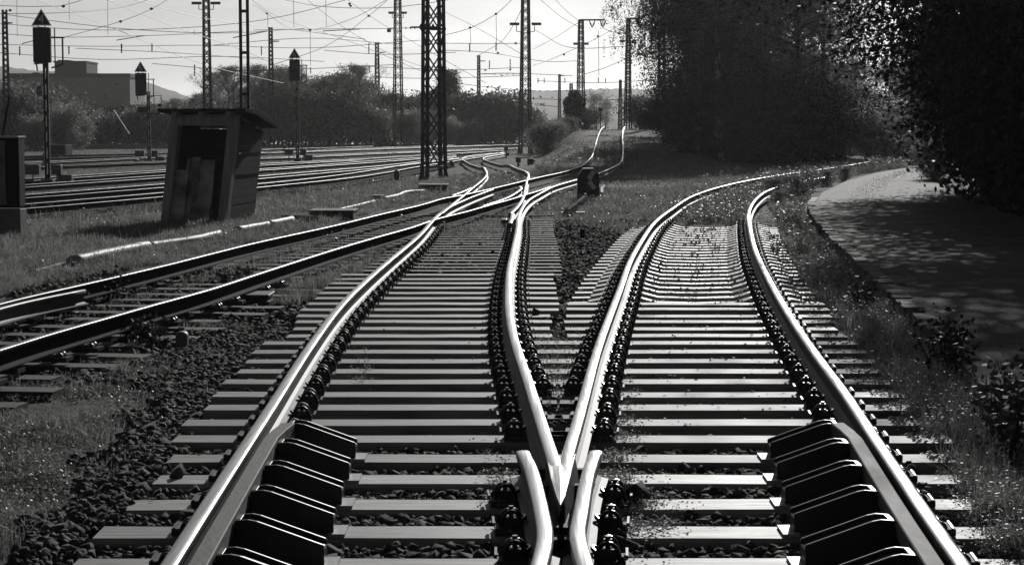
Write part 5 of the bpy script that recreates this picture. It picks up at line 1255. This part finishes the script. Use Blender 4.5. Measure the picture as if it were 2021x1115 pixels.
def px_tree(key, px, D, label, cat='tree', group=None, top_py=None, z=None, s=1.0, name='tree', sz=1.0, rz=None):
    x = at(px, 250, D).x; zz = gz(x, D) if z is None else z
    H = {'midoak': 15, 'canopy': 13, 'overhang': 11, 'high': 16, 'vbush': 1.0, 'rbush': 3.4, 'birch': 16, 'oak': 15, 'shade': 12, 'light': 11, 'mid': 9, 'sparse': 9, 'bush': 3.2, 'dbush': 3.4, 'lbush': 2.6, 'pine': 9, 'spruce': 6, 'sapling': 3.6}[key]
    if top_py is not None: s = (at(px, top_py, D).z - zz) / H
    return tree(key, x, D, zz, label, cat, group, s, rz, sz, name)
GB, GS, GF, GH = 'birches and dark trees beyond the right track', 'shade trees along the road at the right', 'trees and bushes behind the yard', 'bushes on the embankment'
# the birch group
px_tree('birch', 1420, 98, 'leaning birch with a white flaking trunk, nearest of the birch group', group=GB, s=.95, name='birch_tree')
px_tree('birch', 1376, 103, 'slim birch with a thin white trunk at the left of the group', group=GB, s=.82, name='birch_tree')
px_tree('birch', 1352, 108, 'birch trailing leaves over the hump masts', group=GB, s=1.05, name='birch_tree')
px_tree('midoak', 1490, 104, 'dense dark tree right behind the white trunked birch', group=GB, s=.95)
px_tree('midoak', 1572, 98, 'dark forked tree left of the twin trunks by the bend', group=GB, s=.78)
px_tree('midoak', 1622, 100, 'upright tree at the right end of the birch group', group=GB, s=.66, sz=1.3)
px_tree('oak', 1440, 124, 'tall dark tree at the back of the birch group', group=GB, s=.9)
px_tree('oak', 1395, 132, 'shadowy tree far back between the birches', group=GB, s=1.0)
px_tree('light', 1545, 112, 'paler green tree catching light between the dark trees', group=GB, s=1.1)
for i, (px, D, s, lab) in enumerate([(1368, 104, .8, 'dark bush at the left foot of the birches'), (1396, 104, .8, 'dark bush just left of the white birch trunk'), (1455, 101, .95, 'dark bush right of the white birch trunk'), (1492, 96, 1.0, 'dark bush in the middle of the shaded tree foot'),
        (1540, 97, 1.0, 'dark bush left of the forked tree foot'), (1588, 99, .9, 'dark bush hiding the forked tree foot'), (1640, 104, .9, 'dark bush at the right end of the tree foot'), (1320, 118, .6, 'small dark bush by the path on the hump'), (1470, 108, 1.3, 'tall dark bush behind the tree feet'), (1545, 110, 1.3, 'tall dark bush behind the forked tree')]):
    px_tree('dbush', px, D, lab, 'bush', 'dark bushes under the birches', s=s, name='bush')
# light trees beyond the bend of the road
for px, D, k, s, lab in [(1690, 122, 'light', .50, 'pale leafy tree beyond the bend, left of the gap'), (1752, 128, 'light', .50, 'spreading pale tree in the gap above the road end'), (1805, 118, 'light', .5, 'pale tree at the right of the gap above the road'), (1860, 125, 'mid', .9, 'mid green tree behind the dark shade trees'), (1828, 160, 'mid', .6, 'farther green tree at the sky gap')]:
    px_tree(k, px, D, lab, group='pale trees beyond the road bend', s=s)
for px, D, k, s, lab in [(1662, 106, 'lbush', .8, 'pale bush on the inside of the track bend'), (1715, 104, 'lbush', .75, 'pale bush where the far rail disappears'), (1765, 100, 'bush', .6, 'green bush by the road end'), (1812, 96, 'bush', .65, 'green bush at the right of the road end'), (1842, 80, 'bush', .5, 'green bush where the shade trees begin'), (1846, 60, 'lbush', .45, 'lit bush on the right road edge'), (1530, 49, 'vbush', .5, 'low pale bush swallowing the right rail where it bends away'), (1556, 50.5, 'vbush', .52, 'low pale bush beyond the swallowed rail'), (1538, 45, 'vbush', .3, 'little pale bush at the inside of the swallowed rail'), (1598, 54, 'vbush', .52, 'pale low bush on the verge halfway to the bend'), (1632, 58, 'vbush', .45, 'pale low bush on the verge nearer the bend'), (1578, 48, 'vbush', .5, 'little pale bush left of the narrowing road'), (1668, 63, 'vbush', .45, 'pale low bush at the far end of the verge')]:
    px_tree(k, px, D, lab, 'bush', 'bushes round the road bend', s=s, name='bush')
# shade trees, near right
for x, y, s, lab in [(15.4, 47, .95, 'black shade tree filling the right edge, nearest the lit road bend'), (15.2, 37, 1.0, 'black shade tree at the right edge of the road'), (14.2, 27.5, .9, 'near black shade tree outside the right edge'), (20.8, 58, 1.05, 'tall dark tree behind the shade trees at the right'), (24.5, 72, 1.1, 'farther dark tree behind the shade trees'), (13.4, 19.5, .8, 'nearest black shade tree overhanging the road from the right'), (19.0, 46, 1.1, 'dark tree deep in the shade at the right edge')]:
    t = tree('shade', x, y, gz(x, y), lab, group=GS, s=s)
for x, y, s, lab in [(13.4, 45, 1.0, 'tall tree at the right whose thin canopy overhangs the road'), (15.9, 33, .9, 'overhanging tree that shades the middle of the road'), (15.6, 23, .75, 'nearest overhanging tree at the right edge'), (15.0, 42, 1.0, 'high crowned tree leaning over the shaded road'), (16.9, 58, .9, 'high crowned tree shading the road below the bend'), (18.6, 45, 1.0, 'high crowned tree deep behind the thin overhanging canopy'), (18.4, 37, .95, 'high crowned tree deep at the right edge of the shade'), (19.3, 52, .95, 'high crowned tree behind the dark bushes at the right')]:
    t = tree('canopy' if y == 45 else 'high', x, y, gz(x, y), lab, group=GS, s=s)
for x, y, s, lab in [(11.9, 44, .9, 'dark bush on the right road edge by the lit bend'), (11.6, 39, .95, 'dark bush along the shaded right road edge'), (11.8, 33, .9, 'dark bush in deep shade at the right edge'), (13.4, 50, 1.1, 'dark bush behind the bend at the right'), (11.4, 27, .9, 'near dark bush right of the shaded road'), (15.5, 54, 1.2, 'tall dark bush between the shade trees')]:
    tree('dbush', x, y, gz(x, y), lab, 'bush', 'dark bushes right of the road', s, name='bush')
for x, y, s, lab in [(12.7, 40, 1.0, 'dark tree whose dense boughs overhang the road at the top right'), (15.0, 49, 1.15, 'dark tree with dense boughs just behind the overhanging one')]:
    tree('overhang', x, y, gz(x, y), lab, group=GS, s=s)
# behind the yard
for px, D, k, top, lab in [(455, 205, 'sparse', 128, 'thin half bare tree right of the twin channel post'), (425, 210, 'sparse', 140, 'thin half bare tree left of the twin channel post'), (512, 206, 'sparse', 126, 'half bare tree behind the short lattice mast'), (548, 212, 'mid', 140, 'leafy tree left of the slim signal'), (575, 205, 'sparse', 128, 'half bare tree behind the slim signal'),
        (632, 208, 'mid', 158, 'dark green tree right of the slim signal'), (668, 214, 'mid', 150, 'dark green tree in the middle of the far row'), (705, 208, 'sparse', 126, 'tall feathery tree left of the thin distant mast'), (722, 216, 'mid', 165, 'green tree by the thin distant mast'), (765, 214, 'mid', 188, 'low green tree left of the number 10 mast'), (812, 216, 'mid', 196, 'low green tree left of the big mast'),
        (884, 212, 'pine', 136, 'dark pine looking out right of the big mast'), (842, 222, 'mid', 190, 'green tree behind the big mast'), (920, 214, 'mid', 188, 'dark tree left of the small far mast'), (958, 216, 'mid', 202, 'dark tree right of the small far mast'), (1000, 222, 'mid', 209, 'dark tree left of the embankment mast'), (1062, 235, 'mid', 234, 'low tree behind the embankment mast'), (1015, 240, 'mid', 222, 'far tree touching the pale hill line'),
        (350, 216, 'mid', 200, 'low tree peeping left above the hut roof'), (390, 220, 'mid', 190, 'low tree left of the floodlit mast'), (590, 222, 'mid', 170, 'dark tree at the back behind the slim signal'), (650, 226, 'mid', 185, 'dark tree at the back of the far row'), (740, 226, 'mid', 190, 'dark tree far behind the thin mast'), (485, 222, 'mid', 175, 'dark tree far behind the twin channel post')]:
    px_tree(k, px, D, lab, group=GF, top_py=top)
for px, D, k, s, lab in [(520, 200, 'rbush', 1.2, 'dark bush beside the hut wall, far side of the yard'), (560, 202, 'rbush', 1.3, 'dark bush left of the slim signal foot'), (606, 203, 'rbush', 1.4, 'dark bush right of the slim signal foot'), (648, 202, 'rbush', 1.35, 'dark bush in the darkest part of the far row'), (690, 204, 'bush', 1.3, 'green bush left of the thin distant mast'), (728, 203, 'bush', 1.1, 'green bush under the thin distant mast'),
        (765, 204, 'bush', .9, 'green bush left of the number 10 mast foot'), (806, 190, 'lbush', 1.15, 'pale bush between the number 10 mast and the big mast'), (830, 194, 'lbush', 1.0, 'pale bush just left of the big mast'), (884, 196, 'lbush', .9, 'pale bush just right of the big mast'), (908, 198, 'lbush', .8, 'low pale bush right of the big mast'), (932, 199, 'lbush', .7, 'lowest pale bush before the dark far trees'),
        (945, 206, 'rbush', 1.3, 'dark bush under the small far mast'), (985, 208, 'rbush', 1.4, 'dark bush left of the embankment mast'), (905, 208, 'rbush', 1.4, 'dark bush behind the pale low bushes'), (860, 206, 'rbush', 1.2, 'dark bush behind the big mast'), (1020, 212, 'bush', 1.2, 'green bush behind the embankment mast foot')]:
    px_tree(k, px, D, lab, 'bush', 'bushes behind the yard', s=s, name='bush')
for px, D, k, s, lab in [(126, 168, 'lbush', 1.2, 'pale round bush right of the tall signal post'), (152, 172, 'lbush', .95, 'pale bush before the lean-to roof'), (72, 164, 'lbush', .9, 'pale twiggy bush left of the tall signal post'), (60, 176, 'bush', 1.5, 'tall green bush at the foot of the far left mast'), (28, 178, 'bush', 1.6, 'tall green bush behind the relay cabinet'), (5, 170, 'bush', 1.6, 'green bush at the left edge above the cabinet'),
        (185, 185, 'bush', 1.0, 'green bush below the round vents'), (215, 186, 'bush', .9, 'green bush left of the slanting white pole'), (250, 187, 'lbush', .95, 'pale bush at the foot of the slanting white pole'), (285, 188, 'bush', 1.1, 'green bush behind the railed signal'), (318, 189, 'bush', 1.05, 'green bush left of the hut wall'), (345, 192, 'bush', 1.2, 'green bush behind the hut')]:
    px_tree(k, px, D, lab, 'bush', 'bushes left of the hut', s=s, name='bush')
for px, top, lab in ((121, 187, 'little dark spruce before the pale building'), (129, 195, 'smaller dark spruce before the pale building')): px_tree('spruce', px, 230, lab, 'spruce', 'two little spruces', top_py=top, name='spruce_tree', z=3.0)
# embankment and hump growth
for x, y, k, s, lab in [(2.2, 142, 'bush', .5, 'bush at the foot of the embankment mast'), (2.4, 136, 'bush', .6, 'bush on the embankment slope right of the mast'), (3.4, 145, 'lbush', .55, 'pale bush high on the embankment slope'), (4.4, 152, 'bush', .42, 'bush at the top of the embankment left of the ivy'), (2.8, 150, 'bush', .55, 'bush behind the embankment slope')]:
    tree(k, x, y, gz(x, y) - .1, lab, 'bush', GH, s, name='bush')
for px, D, k, s, lab in [(1176, 176, 'sapling', .95, 'thin young tree right of the ivy clump'), (1195, 180, 'sapling', .8, 'thin young tree behind the square signal'), (1265, 172, 'bush', .85, 'green bush right of the mast on the hump'), (1285, 168, 'dbush', .6, 'dark bush on the crest left of the half hidden mast'), (1325, 150, 'bush', .9, 'green bush right of the half hidden mast'), (1345, 165, 'sapling', 1.3, 'thin pale young tree under the birch leaves'), (1160, 178, 'bush', .6, 'low bush on the crest right of the ivy clump')]:
    px_tree(k, px, D, lab, 'bush' if 'bush' in k else 'young tree', 'growth along the hump crest', s=s, name='bush' if 'bush' in k else 'young_tree')
# ivy clump wrapped round a post
g = np.random.default_rng(3); D = 160; zb = 1.2; x0 = at(1134, 250, D).x; k = D / F
c = np.concatenate([g.normal(0, 1, (9000, 3)) * (8 * k, .6, 9 * k) + (0, 0, (250 - 218) * k + .5), g.normal(0, 1, (7000, 3)) * (9 * k, .6, 6 * k) + (0, 0, (250 - 203) * k + .5), g.normal(0, 1, (2500, 3)) * (4 * k, .4, 4 * k) + (-2 * k, 0, (250 - 190) * k + .5)])
c = c[(np.abs(c[:, 0]) < 22 * k) & (c[:, 2] > 0)]; c[:, 2] = np.minimum(c[:, 2], (250 - 178) * k + .5)
t = thing('ivy_clump', 'black ivy clump smothering a post at the top of the embankment', 'ivy', (x0, D, zb)); V, Fq = leaves(c, .2 * g.uniform(.6, 1.3, len(c)), g); npmesh('foliage', V, Fq, M['leaf_near'], t)
b = MB(); b.bar((-.1, 0, -.3), (-.1, 0, 2.8), .3); b.build('post', M['bark'], t)
# tussocks and leafy weeds on the verge, near enough to tell apart
def tussock(px, py, h, n, label, seed):
    p = gp(px, py); rr = np.random.default_rng(seed); q = rr.normal(0, .035, (n, 2)); V, Fq = blades(q[:, 0], q[:, 1], 0 * q[:, 0] - .02, rr.uniform(.5, 1, n) * h, np.full(n, .006), rr, .75)
    o = npmesh('grass_tussock', V, Fq, M['grass']); o.location = p; tag(o, label, 'grass tussock', 'grass tussocks along the verge')
tussock(1720, 680, .34, 170, 'grass tussock with a dark heart beside the kerb', 1); tussock(1835, 690, .36, 130, 'tall grass tussock leaning on the broken kerb', 2); tussock(1950, 800, .36, 150, 'spiky grass tussock in the shade at the right edge', 3)
tussock(1905, 960, .25, 90, 'small grass tussock at the right sleeper ends', 4); tussock(1850, 780, .28, 110, 'grass tussock left of the dark leafy weed', 5); tussock(240, 745, .22, 90, 'grass tussock by the lower side rail', 6)
def leafy(px, py, h, label, seed, n=60):
    p = gp(px, py); rr = np.random.default_rng(seed); t = thing('leafy_weed', label, 'weed', tuple(p), group='leafy weeds along the verge'); b = MB(); C = []
    for i in range(7):
        a = rr.uniform(0, 6.28); l = rr.uniform(.1, .45) * h; pts = [Vector((math.cos(a) * l * f, math.sin(a) * l * f, h * rr.uniform(.75, 1) * f)) for f in (0, .35, .7, 1)]; b.tube(pts, [.006, .005, .004, .002], 4)
        for f in np.linspace(.25, 1, 8): q = pts[0].lerp(pts[3], f); C += [tuple(q + Vector(rr.normal(0, .06, 3))) for _ in range(5)]
    b.build('stem', M['bark'], t); V, Fq = leaves(np.array(C), rr.uniform(.025, .06, len(C)), rr, .45, .75); npmesh('foliage', V, Fq, M['leaf_dark'], t)
leafy(1862, 770, .50, 'dark broad leafed weed standing by the broken kerb', 1); leafy(1890, 750, .45, 'second dark leafy weed just right of the first', 2); leafy(1990, 930, .5, 'dark leafy weed at the right edge of the photo', 3); leafy(1960, 880, .42, 'dark leafy weed left of the right edge', 4); leafy(2015, 850, .5, 'dark leafy weed in the corner shade of the road', 5)
leafy(1700, 620, .3, 'small leafy weed at the kerb middle', 6); leafy(296, 690, .26, 'small leafy weed against the lower side rail', 7); leafy(265, 680, .2, 'tiny leafy weed left of the marker post', 8); leafy(225, 600, .3, 'leafy weed between the side track rails', 9)

# ------------------------------------------------------------------ camera, sun, sky, air
cam = bpy.data.cameras.new('camera'); cam.sensor_fit = 'HORIZONTAL'; cam.sensor_width = 36; cam.lens = F / W0 * 36; cam.clip_start = .1; cam.clip_end = 20000
co = bpy.data.objects.new('camera', cam); COL.objects.link(co); co.location = (0, 0, CH); co.rotation_euler = (math.pi / 2 - TH, 0, 0); sc.camera = co
EL, AZ = math.radians(21.8), math.radians(11.5)
sdir = Vector((math.sin(AZ) * math.cos(EL), math.cos(AZ) * math.cos(EL), math.sin(EL)))
sl = bpy.data.lights.new('sun', 'SUN'); sl.energy = SUN_E; sl.angle = math.radians(.4); sl.color = (1, .985, .96)
so = bpy.data.objects.new('sun', sl); COL.objects.link(so); so.rotation_euler = (-sdir).to_track_quat('-Z', 'Y').to_euler(); so.location = (0, 0, 30)
wd = bpy.data.worlds.new('World'); sc.world = wd; wd.use_nodes = True; nt = wd.node_tree; N = nt.nodes; L = nt.links; bg = N['Background']
sk = N.new('ShaderNodeTexSky'); sk.sky_type = 'NISHITA'; sk.sun_disc = False; sk.sun_elevation = EL; sk.sun_rotation = AZ; sk.dust_density = DUST; sk.air_density = AIR
sp = N.new('ShaderNodeSeparateColor'); L.new(sk.outputs['Color'], sp.inputs['Color'])   # red filtered monochrome sky
# thin cirrus: soft streaks by sky direction
tc = N.new('ShaderNodeTexCoord'); mp = N.new('ShaderNodeMapping'); mp.inputs['Scale'].default_value = (3.0, 3.0, 26.0); mp.inputs['Rotation'].default_value = (0, .05, 0); L.new(tc.outputs['Generated'], mp.inputs['Vector'])
no = N.new('ShaderNodeTexNoise'); no.inputs['Scale'].default_value = 2.2; no.inputs['Detail'].default_value = 5; L.new(mp.outputs['Vector'], no.inputs['Vector'])
mr = N.new('ShaderNodeMapRange'); mr.inputs['From Min'].default_value = .46; mr.inputs['From Max'].default_value = .66; mr.inputs['To Min'].default_value = .94; mr.inputs['To Max'].default_value = 1.3; L.new(no.outputs['Fac'], mr.inputs['Value'])
mu = N.new('ShaderNodeMath'); mu.operation = 'MULTIPLY'; L.new(sp.outputs['Red'], mu.inputs[0]); L.new(mr.outputs['Result'], mu.inputs[1]); L.new(mu.outputs[0], bg.inputs['Color'])
bg.inputs['Strength'].default_value = SKY_E
if HAZE:
    hb = MB(); hb.box((0, 2480, 110), (14000, 5000, 250)); hz = bpy.data.materials.new('air'); hz.use_nodes = True; n_ = hz.node_tree; n_.nodes.remove(n_.nodes['Principled BSDF'])
    pv = n_.nodes.new('ShaderNodeVolumePrincipled'); pv.inputs['Color'].default_value = (.95, .95, .95, 1); pv.inputs['Density'].default_value = HAZE; pv.inputs['Anisotropy'].default_value = .55
    n_.links.new(pv.outputs['Volume'], n_.nodes['Material Output'].inputs['Volume']); h = hb.build('haze', hz); tag(h, kind='stuff')
sc.view_settings.view_transform = 'Standard'; sc.view_settings.look = 'None'; sc.view_settings.gamma = 1; sc.view_settings.use_curve_mapping = False; sc.view_settings.exposure = EXPO
sc.cycles.use_denoising = True; sc.cycles.denoising_prefilter = 'ACCURATE'; sc.cycles.max_bounces = 6; sc.cycles.diffuse_bounces = 3; sc.cycles.transmission_bounces = 3; sc.cycles.glossy_bounces = 3; sc.cycles.volume_bounces = 0; sc.cycles.transparent_max_bounces = 4
